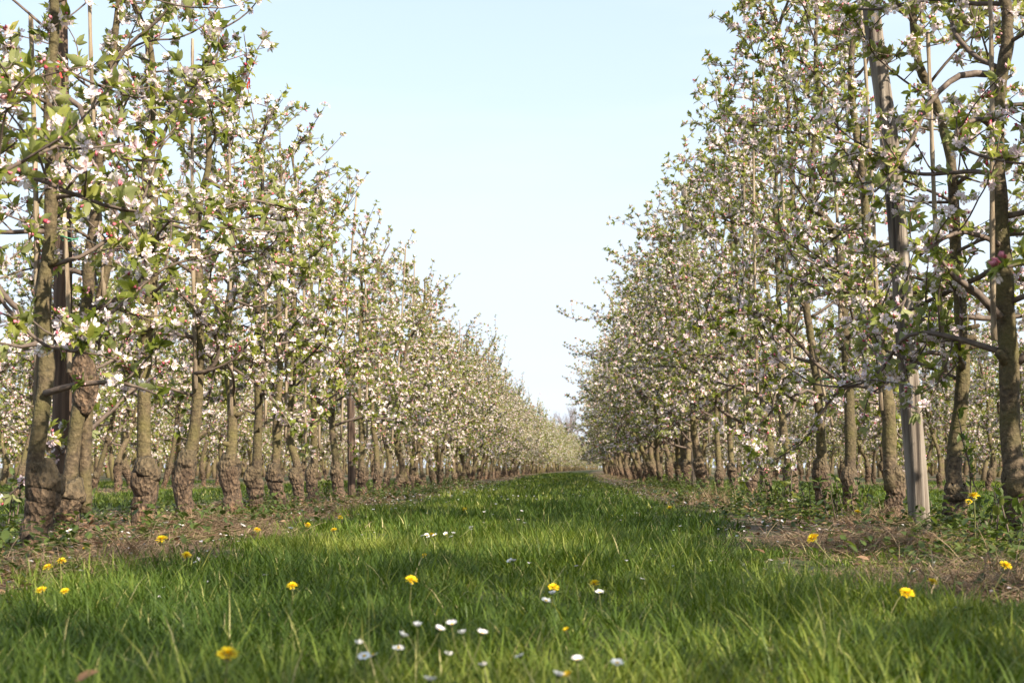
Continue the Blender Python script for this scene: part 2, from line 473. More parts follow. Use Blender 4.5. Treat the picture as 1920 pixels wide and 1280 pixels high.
def grow(seed, trunk_ctrl, r0, crown_from=0.68, reach=0.8, n_limbs=19, top_shoots=7, density=1.0, lod=0, bulge=1.5, base_h=0.24,
         lane_side=None, lane_gain=1.0, limb_parts=False, extra_limbs=(), lane_max=9.0, second_stem=None, bloom=1.0, taper=.62, stubs=0):
    rng = np.random.default_rng(seed)
    T = Tree(); T.limbs = []
    trunk = Geo(); root = Geo(); fol = Geo(); blo = Geo()
    path = spline(trunk_ctrl, 0.05 if not lod else 0.3)
    if not lod: path[1:, :2] += np.cumsum(rng.normal(0, .0022, (len(path) - 1, 2)), 0)
    z = path[:, 2]; H = z[-1]
    tt = np.clip((z - base_h) / (H - base_h), 0, 1)
    rad = r0 * (.80 - .60 * tt ** 0.85)
    knots = np.zeros_like(z)
    for c in rng.uniform(.4, H, 10): knots += .16 * np.exp(-((z - c) / .035) ** 2)
    rad = rad * (1 + knots * (not lod))
    up_i = np.nonzero(z >= base_h - .03)[0]
    seg = 6 if lod else 12
    tube(trunk, path[max(0, up_i[0] - 1):], rad[max(0, up_i[0] - 1):], seg, 0, rng, .045 if not lod else 0)
    # swollen rootstock below the graft
    lo = path[: up_i[0] + 2]
    if len(lo) < 3: lo = np.stack([path[0] + (path[up_i[0] + 1] - path[0]) * t for t in (0, .5, 1)])
    s = np.linspace(0, 1, len(lo))
    prof = .62 + (bulge - .60) * .86 * (.80 + .26 * np.exp(-((s - .72) / .20) ** 2) + .10 * np.exp(-(s / .15) ** 2) - .10 * np.exp(-((s - .35) / .2) ** 2))
    prof[-1] = .84
    lo = lo.copy(); lo[0, 2] -= .05
    root_n = 18 if not lod else 6
    if not lod:
        q = np.linspace(0, len(lo) - 1, 26); lo = np.stack([np.interp(q, np.arange(len(lo)), lo[:, c]) for c in range(3)], 1); prof = np.interp(q, np.arange(len(prof)), prof)
    lo = lo.copy(); lo[2:-2, :2] += (np.cumsum(rng.normal(0, .0035, (len(lo), 2)), 0))[2:-2] if not lod else 0
    tube(root, lo, r0 * prof, root_n, 0, rng, .075 if not lod else 0)
    root.t[-1] = np.concatenate([np.repeat(np.linspace(0, 1, len(lo)), root_n), [0, 1]])
    if second_stem is not None:
        p2 = spline(second_stem, .05); zz = np.linspace(0, 1, len(p2))
        tube(trunk, p2, r0 * .74 * (1 - .55 * zz), 12, 0, rng, .05)

    SP, SD, SB = [], [], []                        # spur position, direction, vigour
    def spurs_on(pts, gap, vig, start=0.0):
        L = np.linalg.norm(np.diff(pts, axis=0), axis=1); cum = np.concatenate([[0], np.cumsum(L)])
        if cum[-1] < .03: return
        s = np.arange(start * cum[-1] + rng.uniform(0, gap), cum[-1], gap); s = np.append(s + rng.normal(0, gap * .25, len(s)), cum[-1])
        s = np.clip(s, 0, cum[-1])
        p = np.stack([np.interp(s, cum, pts[:, i]) for i in range(3)], 1)
        tan = unit(np.gradient(pts, axis=0)); d = np.stack([np.interp(s, cum, tan[:, i]) for i in range(3)], 1)
        dd = unit(rand_unit(rng, len(s)) * .9 + np.array([0, 0, .55]) + d * .45)
        dd[-1] = unit(d[-1] + np.array([0, 0, .2]))
        SP.append(p); SD.append(dd); SB.append(np.full(len(s), vig))

    def limb(p, d, length, r, zrel, sub=None):
        g = sub if sub is not None else trunk
        pts = wander(rng, p, d, length * 1.12, .05, .21, .035 if zrel < .75 else .05)
        nn = len(pts); s = np.linspace(0, 1, nn)
        tube(g, pts if not lod else pts[::4] if nn > 8 else pts[::2], (r * (1 - .72 * s))[::4 if nn > 8 else 2] if lod else r * (1 - .72 * s), 3 if lod else 6, 1, rng, .05 if not lod else 0)
        spurs_on(pts, .082 / density, 1.0, .22)
        i = int(rng.integers(2, 5))
        while i < nn - 1:
            t = i / nn
            tl = (.11 + .26 * rng.random()) * (1.1 - .5 * t) * (.6 + .5 * length)
            if rng.random() < .12: tl *= 1.9
            td = unit(unit(pts[min(i + 1, nn - 1)] - pts[i - 1]) * .55 + rand_unit(rng, 1)[0] * .95 + np.array([0, 0, .38]))
            tp = wander(rng, pts[i], td, tl, .04, .16, .05)
            if not lod or rng.random() < .3:
                tube(g, tp if not lod else tp[[0, -1]], np.linspace(max(.0030, r * .33), .0020, len(tp) if not lod else 2), 3 if lod else 5, 1, None, 0, not lod)
            spurs_on(tp, .070 / density, .9, .15)
            i += int(rng.integers(1, 4))

    ang = rng.uniform(0, 6.28)
    specs = []
    for k in range(n_limbs):
        t = (k + rng.uniform(-.3, .3)) / n_limbs
        t = min(max(t, 0), .98)
        zz = crown_from + (H - .12 - crown_from) * t
        ang += 2.399 + rng.normal(0, .45)
        L = reach * (1.12 - taper * t) * rng.uniform(.7, 1.2)
        el = rng.uniform(.0, .50) + .5 * t * rng.random()
        d = np.array([math.cos(ang) * math.cos(el), math.sin(ang) * math.cos(el), math.sin(el)])
        if lane_side is not None:
            toward = d[0] * lane_side
            L *= 1 + (lane_gain - 1) * max(0, toward)
            if toward > 0: L = min(L, lane_max / max(toward, .2))
        specs.append((zz, d, L, t))
    for zz, d, L, t in specs:
        i = int(np.argmin(abs(z - zz)))
        sub = Geo() if limb_parts else None
        limb(path[i] + d * rad[i] * .5, d, L, max(.0055, min(.015, rad[i] * .40)) * rng.uniform(.8, 1.2), t, sub)
        if sub is not None: T.limbs.append(sub)
    for pts, r in extra_limbs:                     # limbs traced one by one
        sub = Geo()
        pp = spline(pts, .05); n_ = len(pp); s = np.linspace(0, 1, n_)
        tube(sub, pp, r * (1 - .7 * s), 8, 1, rng, .05)
        spurs_on(pp, .10, 1.0, .3)
        for i in range(4, n_ - 1, 3):
            td = unit(unit(pp[i + 1] - pp[i]) * .5 + rand_unit(rng, 1)[0] * .9 + np.array([0, 0, .5]))
            tp = wander(rng, pp[i], td, rng.uniform(.10, .32), .04, .14, .04)
            tube(sub, tp, np.linspace(.0042, .002, len(tp)), 5, 1, None, 0)
            spurs_on(tp, .075, .9, .15)
        T.limbs.append(sub)
    for k in range(top_shoots):                    # long slender shoots at the top
        i = len(path) - 1 - int(rng.integers(0, max(1, len(path) // 6)))
        a = rng.uniform(0, 6.28); e = rng.uniform(.45, 1.35)
        d = np.array([math.cos(a) * math.cos(e), math.sin(a) * math.cos(e), math.sin(e)])
        if lane_side is not None and rng.random() < .6: d[0] = abs(d[0]) * lane_side
        sp = wander(rng, path[i], d, rng.uniform(.22, .62), .05, .13, .015)
        tube(trunk, sp if not lod else sp[::3] if len(sp) > 6 else sp[[0, -1]], np.linspace(.0055, .002, len(sp) if not lod else len(sp[::3]) if len(sp) > 6 else 2), 3 if lod else 5, 1, None, 0)
        spurs_on(sp, .075, .62, .1)
    for k in range(stubs):                         # sawn-off stubs left by pruning
        i = int(rng.integers(int(len(path) * .16), int(len(path) * .8))); a = rng.uniform(0, 6.28)
        d = np.array([math.cos(a), math.sin(a), rng.uniform(.1, .8)]); q = path[i] + unit(d) * rad[i] * .5
        tube(trunk, np.stack([q, q + unit(d) * (rad[i] * .6 + .012), q + unit(d) * (rad[i] * .6 + rng.uniform(.018, .05))]), np.array([1.5, 1.05, .95]) * rad[i] * rng.uniform(.25, .5), 8, 0, rng, .06)
    # short spurs on the trunk itself
    m = int(14 * density)
    ii = rng.integers(int(len(path) * .3), len(path), m)
    SP.append(path[ii]); SD.append(unit(rand_unit(rng, m) + np.array([0, 0, .4]))); SB.append(np.full(m, .9))

    P, D, B = np.concatenate(SP), np.concatenate(SD), np.concatenate(SB)
    n = len(P)
    # leaves in rosettes round each spur
    per = 4 if lod else 7
    idx = np.repeat(np.arange(n), per); keep = rng.random(len(idx)) < .92; idx = idx[keep]
    d = D[idx]; perp = rand_unit(rng, len(idx)); perp = unit(perp - d * (perp * d).sum(1, keepdims=True))
    th = rng.uniform(.30, 1.30, len(idx))[:, None]
    A = d * np.cos(th) + perp * np.sin(th)
    N = d * np.sin(th) - perp * np.cos(th) + rand_unit(rng, len(idx)) * .35
    L = rng.uniform(.024, .056, len(idx)) * (.62 + .45 * B[idx]) * (1.45 if lod else 1.0)
    clump = rng.random(n)
    tint = np.clip(.46 + .45 * (clump[idx] - .35) + rng.normal(0, .16, len(idx)) + .25 * (B[idx] < .7), 0, 1)
    base = P[idx] + d * .006
    if lod: fol.template(LEAF_S, LEAF_SF, base, A, N, L, L * .62, 0, tint)
    else: fol.template(LEAF, LEAF_F, base, A, N, L, L * .50, 0, tint)
    # blossom: a truss of flowers and buds at most spurs
    fl = np.nonzero(rng.random(n) < bloom * np.where(B < .7, .45, .74))[0]
    openness = np.clip(rng.normal(.70, .30, len(fl)), 0, 1)
    per = 3 if lod else 6
    idx = np.repeat(np.arange(len(fl)), per); j = fl[idx]
    d = D[j]; perp = rand_unit(rng, len(idx)); perp = unit(perp - d * (perp * d).sum(1, keepdims=True))
    th = rng.uniform(.15, 1.25, len(idx))[:, None]
    fd = unit(d * np.cos(th) + perp * np.sin(th))
    pos = P[j] + fd * rng.uniform(.014, .029, len(idx))[:, None]
    is_open = rng.random(len(idx)) < openness[idx]
    keep = rng.random(len(idx)) < .86
    o = is_open & keep; b = ~is_open & keep
    size = rng.uniform(.025, .037, len(idx)) * (1.5 if lod else 1.0)
    tint = np.clip(rng.normal(.62, .22, len(idx)) - .25 * (1 - openness[idx]), 0, 1)
    roll = rand_unit(rng, len(idx))
    if lod:
        blo.template(FAR_FL, FAR_FLF, pos[o], fd[o], roll[o], size[o], size[o], 0, tint[o])
    else:
        h = rng.random(len(idx)) < .5
        for sel, (tv, tf) in ((o & h, (FLOWER, FLOWER_F)), (o & ~h, (FLOWER_O, FLOWER_OF))):
            blo.template(tv, tf, pos[sel], fd[sel], roll[sel], size[sel], size[sel], 0, tint[sel])
        blo.template(STAMEN, STAMEN_F, pos[o], fd[o], roll[o], size[o], size[o], 2, np.full(o.sum(), .5))
    bl = rng.uniform(.013, .022, len(idx)) * (1.6 if lod else 1.0)
    blo.template(BUD, BUD_F, pos[b] - fd[b] * .006, fd[b], roll[b], bl[b], bl[b] * .85, 1, np.clip(rng.normal(.55, .28, b.sum()), 0, 1))
    T.trunk, T.root, T.fol, T.blo = trunk, root, fol, blo
    return T

WOOD = [M['bark'], M['twig']]
def assemble(T, loc, label, group, cat="apple tree"):
    e = link("apple_tree", None, loc=loc); e.empty_display_size = .2
    tag(e, label, cat, group)
    link("trunk", T.trunk.mesh("trunk", WOOD, True), e)
    link("rootstock", T.root.mesh("rootstock", [M['rough_bark']], True), e)
    for g in T.limbs: link("limb", g.mesh("limb", WOOD, True), e)
    link("foliage", T.fol.mesh("foliage", [M['leaf']]), e)
    link("blossom", T.blo.mesh("blossom", [M['petal'], M['bud'], M['stamen']]), e)
    return e

XL, XR = -1.90, 1.63
G_L, G_R = "apple trees of the left row beside the grass lane", "apple trees of the right row beside the grass lane"
G_L2, G_R2 = "apple trees of the second row behind the left row", "apple trees of the second row behind the right row"

# --- the near trees, their trunks traced from the photograph at their own distance
# (row, base pixel x, [trunk pixels from the base up], base radius, total height, options, label)
HERO = [
 ('L', None, (-1.72, 3.98), [(66, 1040), (63, 930), (76, 800), (82, 690), (74, 560), (84, 400), (92, 200), (106, 40)], .038, 3.0, dict(limbs=[([(84, 738), (150, 720), (230, 718), (292, 738)], .011), ([(80, 640), (40, 650), (-10, 640)], .010), ([(98, 170), (150, 200), (170, 262), (235, 298), (300, 300)], .011)], bulge=1.75, base_h=.27),
  "apple tree with thick bark-covered bulb at its foot, nearest trunk at the left edge"),
 ('L', None, (-2.0, 5.2), [(122, 1002), (124, 950), (140, 840), (150, 740), (160, 560), (178, 380), (196, 180), (212, 20)], .043, 3.1, dict(limbs=[([(196, 160), (235, 92), (300, 35), (328, -10)], .012), ([(178, 380), (150, 300), (90, 215), (20, 140), (-20, 120)], .014)], bulge=1.9, base_h=.17, second=[(160, 960), (160, 850), (166, 720), (172, 620), (210, 460), (214, 330)]),
  "two-stemmed apple tree leaning against the dark reddish-brown post"),
 ('L', 268, None, [(268, 990), (272, 900), (272, 760), (278, 600), (292, 470), (284, 300), (288, 120)], .048, 2.85, dict(bulge=1.6, base_h=.30),
  "straight apple tree with knobbly dark foot, behind a dandelion, next after the dark post"),
 ('L', 356, None, [(357, 980), (352, 880), (368, 760), (366, 560), (362, 400), (386, 305), (380, 235), (358, 180), (372, 130), (396, 62)], .048, 2.75, dict(limbs=[([(386, 335), (440, 368), (482, 402), (530, 415)], .012), ([(366, 700), (400, 692), (440, 672), (470, 640)], .011), ([(362, 190), (335, 240), (310, 190)], .009), ([(366, 185), (400, 178), (430, 200), (462, 150), (482, 105)], .010)], bulge=1.35, base_h=.30, top=4),
  "apple tree rising from a heap of dry grass, with forked bare top against the sky"),
 ('L', 437, None, [(438, 966), (436, 880), (436, 780), (430, 620), (440, 470), (436, 330), (430, 200)], .046, 2.62, dict(limbs=[([(436, 690), (480, 720), (520, 760), (545, 800)], .010), ([(432, 560), (480, 575), (530, 560)], .009)], bulge=1.65, base_h=.30),
  "apple tree with a pale swollen foot, right of the one in dry grass"),
 ('L', 482, None, [(482, 950), (484, 860), (486, 740), (486, 560), (498, 400), (492, 250)], .044, 2.62, dict(bulge=1.5),
  "slim straight apple tree behind leafy suckers, left of the trunk that bows to the left"),
 ('L', 520, None, [(520, 945), (516, 840), (522, 700), (520, 500), (528, 350)], .043, 2.62, dict(bulge=1.5),
  "apple tree with dark knobbly foot just left of the bowed trunk"),
 ('L', 566, None, [(566, 930), (560, 880), (546, 815), (552, 740), (556, 600), (550, 440)], .044, 2.62, dict(bulge=1.2),
  "apple tree whose lower trunk bows out to the left and catches the sun"),
 ('L', 592, None, [(592, 930), (588, 840), (586, 700), (584, 500)], .042, 2.62, dict(),
  "apple tree with leafy green shoots round its foot, right of the bowed trunk"),
 ('L', 634, None, [(638, 928), (632, 860), (624, 780), (630, 600), (626, 450)], .045, 2.62, dict(),
  "apple tree leaning slightly left, just left of the cracked brown post in the left row"),
 ('L', 680, None, [(678, 926), (676, 820), (672, 700), (680, 560)], .045, 2.62, dict(),
  "apple tree with greenish trunk and pale bulb foot, just right of the cracked brown post"),
 ('L', 708, None, [(708, 920), (704, 840), (698, 760), (704, 600)], .043, 2.62, dict(),
  "apple tree with slanting trunk, second to the right of the cracked brown post"),
 ('R', None, (1.76, 4.85), [(1926, 1000), (1912, 930), (1898, 800), (1893, 660), (1882, 540), (1868, 380), (1858, 210), (1874, 40)], .058, 3.4, dict(limbs=[([(1874, 595), (1832, 548), (1790, 520), (1760, 480)], .018), ([(1858, 140), (1800, 142), (1745, 190), (1710, 262), (1675, 322), (1640, 360)], .014)], bulge=1.15, lane_gain=1.35),
  "thickest mossy apple trunk cut by the right edge of the photo"),
 ('R', 1793, None, [(1794, 1002), (1789, 930), (1792, 840), (1798, 740), (1800, 660), (1796, 500), (1790, 380), (1784, 300), (1760, 205), (1722, 120), (1712, 20)], .049, 3.3, dict(limbs=[([(1796, 668), (1742, 660), (1718, 676), (1685, 705), (1638, 734)], .012), ([(1784, 345), (1796, 330), (1838, 342)], .011), ([(1790, 660), (1775, 690), (1768, 706)], .016)], bulge=1.3, base_h=.14, lane_gain=.7),
  "mossy apple tree with a cut stub, directly right of the pale leaning post"),
 ('R', 1668, None, [(1670, 950), (1668, 860), (1666, 760), (1652, 640), (1634, 500), (1620, 330), (1600, 150)], .052, 3.4, dict(limbs=[([(1640, 560), (1600, 520), (1540, 500), (1480, 470)], .011)], bulge=1.1, lane_gain=.8),
  "apple tree with spotted grey trunk directly left of the pale leaning post"),
 ('R', 1592, None, [(1592, 945), (1592, 860), (1592, 750), (1586, 640), (1580, 500), (1560, 420), (1530, 380)], .050, 3.3, dict(bulge=1.2, lane_gain=1.25, to_top=(1600, 60)),
  "apple tree with dark trunk, second to the left of the pale leaning post"),
 ('R', 1540, None, [(1540, 950), (1540, 860), (1534, 760), (1526, 660), (1500, 520), (1490, 470), (1480, 300), (1470, 150)], .046, 3.4, dict(limbs=[([(1534, 742), (1513, 731), (1480, 742), (1430, 700), (1390, 690)], .012), ([(1536, 742), (1556, 736), (1574, 750)], .013)], bulge=1.55, base_h=.28, lane_gain=1.25),
  "apple tree with rough black bulb at its foot above leafy weeds in the right row"),
 ('R', 1480, None, [(1482, 930), (1480, 870), (1466, 770), (1466, 700), (1462, 560), (1456, 400)], .046, 3.3, dict(lane_gain=1.2),
  "apple tree with trunk bent left at mid height, left of the black-bulbed one"),
 ('R', 1436, None, [(1434, 930), (1444, 860), (1434, 790), (1428, 720), (1440, 560)], .042, 3.3, dict(lane_gain=1.2),
  "crooked apple tree with pale sunlit knee low on its trunk in the right row"),
 ('R', 1408, None, [(1408, 925), (1410, 850), (1404, 780), (1400, 650)], .052, 3.4, dict(lane_gain=1.2),
  "apple tree with broad yellow-mossy trunk left of the crooked one"),
 ('R', 1376, None, [(1378, 920), (1370, 840), (1366, 760), (1372, 600)], .043, 3.3, dict(lane_gain=1.2),
  "apple tree with dark leaning trunk behind dry weeds in the right row"),
 ('R', 1348, None, [(1350, 915), (1346, 840), (1344, 760), (1350, 620)], .043, 3.3, dict(lane_gain=1.2),
  "apple tree standing right of the second pale post of the right row"),
]
placed = {'L': [], 'R': []}
tree_xy = []
for k, (row, bx, xy, px, r0, H, opt, label) in enumerate(HERO):
    if xy is None:
        p = at_x(bx, XL if row == 'L' else XR); X, Y = p[0], p[1]
    else: X, Y = xy
    rng = np.random.default_rng(900 + k)
    pts = [at_depth(a, b, Y) for a, b in px]
    base = np.array([pts[0][0], Y, 0.0])
    ctrl = [np.array([0, 0, 0.0])]
    for p in pts[1:]:
        q = p - base
        if q[2] > ctrl[-1][2] + .05: ctrl.append(np.array([q[0], rng.normal(0, .012), q[2]]))
    top = ctrl[-1]
    while top[2] < H - .25:
        top = top + np.array([rng.normal(0, .05), rng.normal(0, .04), .30]); ctrl.append(top)
    sec = None
    if 'second' in opt: sec = [at_depth(a, b, Y + .06) - base for a, b in opt['second']]
    side = 1 if row == 'L' else -1
    ex = [([at_depth(a, b, Y - .04 - .03 * i) - base for i, (a, b) in enumerate(q)], r_) for q, r_ in opt.get('limbs', [])]
    T = grow(900 + k, ctrl, r0 * .88, crown_from=rng.uniform(.60, .72), reach=.74 if row == 'L' else .90, taper=.72 if row == 'L' else .40, stubs=7, n_limbs=17 if row == 'L' else 19,
             top_shoots=opt.get('top', 7), density=1.15, bulge=opt.get('bulge', 1.45), base_h=opt.get('base_h', .24), lane_side=side,
             lane_gain=opt.get('lane_gain', 1.0) * 1.0, limb_parts=True, second_stem=sec, extra_limbs=ex)
    e = assemble(T, base, label, G_L if row == 'L' else G_R)
    if sec is not None:                            # swollen mossy burl where the two stems meet
        g = Geo(); q = at_depth(150, 775, Y) - base; q2 = at_depth(158, 655, Y) - base
        s_ = np.linspace(0, 1, 16); pp = q + (q2 - q) * s_[:, None]; pp[:, :2] += np.cumsum(rng.normal(0, .004, (16, 2)), 0)
        tube(g, pp, .026 + .020 * np.sin(s_ * math.pi) ** .7, 24, 0, rng, .17)
        g.t[-1][:] = .1
        burl = link("burl", g.mesh("burl", [M['rough_bark']], True), e); burl["label"] = "swollen flaking burl on the stems"
    placed[row].append(Y); tree_xy.append((base[0], base[1]))

# --- trees just outside the frame whose limbs reach in and whose shade falls on the lane
def free_ctrl(rng, H, sway=.065):
    c = [np.zeros(3)]; zz = 0
    x = y = 0.0; lean = rng.normal(0, .025, 2)
    while zz < H - .1:
        s = rng.uniform(.28, .5); zz = min(H, zz + s)
        x += rng.normal(lean[0], sway); y += rng.normal(lean[1], sway)
        c.append(np.array([x, y, zz]))
    return c

VAR = []
for k in range(13):                                # six narrow trees for the left row, seven spreading ones for the right
    rng = np.random.default_rng(50 + k); left = k < 6
    H = rng.uniform(2.40, 2.72) if left else rng.uniform(2.75, 3.1)
    VAR.append(grow(50 + k, free_ctrl(rng, H), rng.uniform(.034, .047), base_h=rng.uniform(.14, .32), crown_from=rng.uniform(.48, .62), density=1.15 if left else .92, reach=rng.uniform(.70, .82) if left else rng.uniform(.84, .98),
                    taper=.74 if left else .42, n_limbs=19 if left else 20, top_shoots=5 if left else 8, lane_side=-1, lane_gain=1.0 if left else 1.25, bulge=rng.uniform(1.0, 1.45), stubs=4))
proto = []
def generic(k, loc, rot, scale, label, group):
    v = k % 6 if 'left' in label.split('row')[0] and 'second' not in label else 6 + k % 7 if 'second' not in label else k % 13
    while len(proto) <= v: proto.append(None)
    if proto[v] is None:
        proto[v] = assemble(VAR[v], loc, label, group); o = proto[v]
        o.rotation_euler, o.scale = rot, scale
    else: o = copy_tree(proto[v], loc, rot, scale, label, group)
    return o

rs = random.Random(11)
count = 0
def row_label(side, Y):
    s = "left" if side == 'L' else "right"
    if Y < 24: return f"slim blossoming apple tree in the middle stretch of the {s} row beside the grass lane"
    if Y < 40: return f"blossoming apple tree in the far stretch of the {s} row, merging with its neighbours"
    return f"tiny distant blossoming apple tree towards the end of the {s} row"
n_tree = 0
END_IND = 56.0
for side, X in (('L', XL), ('R', XR)):
    Y = max(placed[side]) + .72
    while Y < END_IND:
        n_tree += 1
        sxy = (rs.uniform(.85, 1.05) if side == 'L' else rs.uniform(1.08, 1.28))
        sz = rs.uniform(.92, 1.08) if side == 'L' else rs.uniform(.98, 1.18)
        rot = (rs.gauss(0, .02), rs.gauss(0, .02), (rs.uniform(0, 6.28) if side == 'L' else rs.gauss(0, .6)))
        generic(n_tree, (X + bend(Y) + rs.gauss(0, .05), Y, 0), rot, (sxy, sxy, sz), row_label(side, Y), G_L if side == 'L' else G_R)
        tree_xy.append((X, Y))
        Y += rs.uniform(.56, .76) + (.5 if rs.random() < .04 else 0)
# off-frame neighbours of the nearest trees
for X, Y in ((XL - .05, 3.05), (2.15, 4.0), (2.25, 3.0), (2.0, 1.4), (1.85, .2), (1.8, -1.0), (1.8, -2.2)):
    n_tree += 1
    side = 'L' if X < 0 else 'R'
    generic(n_tree, (X, Y, 0), (0, 0, rs.gauss(0, .5) + (math.pi if side == 'L' else 0)), (.95, .95, 1.08),
            f"apple tree standing just outside the {'left' if side == 'L' else 'right'} edge of the photo, its limbs reaching in", G_L if side == 'L' else G_R)
# the one whose low limb hangs large in front of the right edge
rng = np.random.default_rng(77)
EB = np.array([1.62, 2.35, 0.0])
lp = [np.array([0, 0, .70]), np.array([-.30, -.03, .76]), np.array([-.58, -.08, .68]), at_depth(1890, 500, 2.2) - EB]
T = grow(77, free_ctrl(rng, 3.0, .02), .05, reach=.6, n_limbs=14, lane_side=-1, lane_max=.38, limb_parts=True, bloom=.12, extra_limbs=[(lp, .010)])
assemble(T, EB, "apple tree outside the right edge whose leafy low limb hangs blurred into the photo", G_R)

# second rows, seen between the trunks
for side, X in (('L', XL - 3.53), ('R', XR + 3.53)):
    Y = 10.2 if side == 'L' else 12.6
    k = 0
    while Y < 46 and k < 46:
        n_tree += 1; k += 1
        s = rs.uniform(.9, 1.08)
        generic(n_tree, (X + bend(Y) + rs.gauss(0, .06), Y, 0), (0, 0, rs.uniform(0, 6.28)), (s, s, rs.uniform(.95, 1.1)),
                f"blossoming apple tree of the second row, seen between the trunks of the {'left' if side == 'L' else 'right'} row", G_L2 if side == 'L' else G_R2)
        tree_xy.append((X, Y))
        Y += rs.uniform(.68, .85)
N_IND = n_tree + len(HERO) + 1

# --- everything farther: rows nobody could count, one mesh
def far_orchard():
    lods = []
    for k in range(5):
        rng = np.random.default_rng(300 + k)
        T = grow(300 + k, free_ctrl(rng, rng.uniform(2.5, 2.75)), .046, crown_from=.5, reach=.76, taper=.7, n_limbs=18, lod=1, density=1.0, top_shoots=6)
        g = []
        for geo, mi in ((T.trunk, (0, 1)), (T.root, (0, 0)), (T.fol, (2,)), (T.blo, (3, 4, 3))):
            v, t, fs = geo.arrays(); g.append((v, t, [(f, mi[m]) for f, m in fs]))
        lods.append(g)
    spots = []
    r = random.Random(5)
    def row(X, y0, y1, step, sz):
        y = y0
        while y < y1:
            spots.append((X + float(bend(y)) + r.gauss(0, .08), y, r.uniform(.92, 1.12) * sz)); y += r.uniform(.85, 1.15) * step
    row(XL, END_IND, 168, .70, 1.0); row(XR, END_IND, 130, .75, 1.2)
    row(XL - 3.53, 45, 120, .85, 1.0); row(XR + 3.53, 47, 100, .85, 1.0)
    for j in range(2, 8):
        row(XL - 3.53 * j, 6.5 * j + 4, 62 + 4 * j, .75, 1.0)
        row(XR + 3.53 * j, 8 * j + 4, 62 + 4 * j, .75, 1.0)
    for i in range(44): spots.append((-4 + i * .5 + r.gauss(0, .1), 171 + r.gauss(0, .8), r.uniform(.95, 1.15)))
    G = Geo()
    for i, (x, y, s) in enumerate(spots):
        a = r.uniform(0, 6.28); c, sn = math.cos(a) * s, math.sin(a) * s
        for v, t, fs in lods[i % len(lods)]:
            w_ = np.stack([v[:, 0] * c - v[:, 1] * sn + x, v[:, 0] * sn + v[:, 1] * c + y, v[:, 2] * s], 1)
            base = G.n
            G.v.append(w_); G.t.append(t); G.n += len(w_)
            for f, m in fs: G.f.append((f + base, m))
            tree = None
    me = G.mesh("far_orchard", [M['bark'], M['twig'], M['leaf'], M['petal'], M['bud']])
    tag(link("orchard_treeline", me), "distant rows of blossoming apple trees filling the orchard behind the near rows", "orchard", kind="stuff")
    print("far trees", len(spots), "faces", len(me.polygons))
    for x, y, s in spots:
        if y < 40: tree_xy.append((x, y))
far_orchard()

# ------------------------------------------------------------------ posts, canes, wires, ties, ribbons
def post(pix, Y, r, m, label, top=None, cracks=True, H=None):
    pts = [at_depth(a, b, Y) for a, b in pix]
    base = pts[0].copy(); base[2] = 0
    c = [p - base for p in pts]; c[0] = np.array([0, 0, -.08])
    g = Geo(); rng = np.random.default_rng(int(Y * 100))
    p = spline(c, .08)
    tube(g, p, np.linspace(r, r * .82, len(p)), 40, 0, rng, .012)
    seg_k = rng.normal(0, 1, 40); seg_k = np.where(seg_k < -1.05, -.085, .014 * seg_k)      # drying cracks running up the post
    c_ = np.repeat(p, 40, 0); vv = g.v[-1]; wave = np.roll(seg_k, 1)
    lim = len(p) * 40
    depth = seg_k[None, :] * (.4 + .6 * (smooth_noise(np.arange(len(p))[:, None] * .12, np.arange(40)[None, :] * 1.7, 77, .5) > .4))
    vv[:lim] = c_ + (vv[:lim] - c_) * (1 + depth.reshape(-1, 1))
    o = link("wooden_post", g.mesh("wooden_post", [m], True), loc=base)
    tag(o, label, "post", "wooden posts holding the trellis wires")
    return base, p[-1] + base
yR1 = at_x(1725, XR)[1]
post([(1727, 988), (1716, 860), (1705, 730), (1688, 490), (1668, 270), (1640, 70), (1628, -40)], yR1 - .30, .046, M['grey_wood'], "tall pale weathered wooden post leaning left, in front of the right row")
yR2 = at_x(1303, XR)[1]
post([(1304, 905), (1298, 700), (1284, 348)], yR2, .062, M['grey_wood'], "distant pale post poking out of the blossom farther along the right row")
post([(114, 1000), (117, 700), (118, 400), (112, 120), (110, -60)], 5.45, .042, M['red_wood'], "dark reddish-brown wooden post behind the two-stemmed tree at left")
yL2 = at_x(659, XL)[1]
post([(660, 930), (658, 780), (654, 640)], yL2, .036, M['red_wood'], "cracked brown wooden post standing among thin trunks midway along the left row")

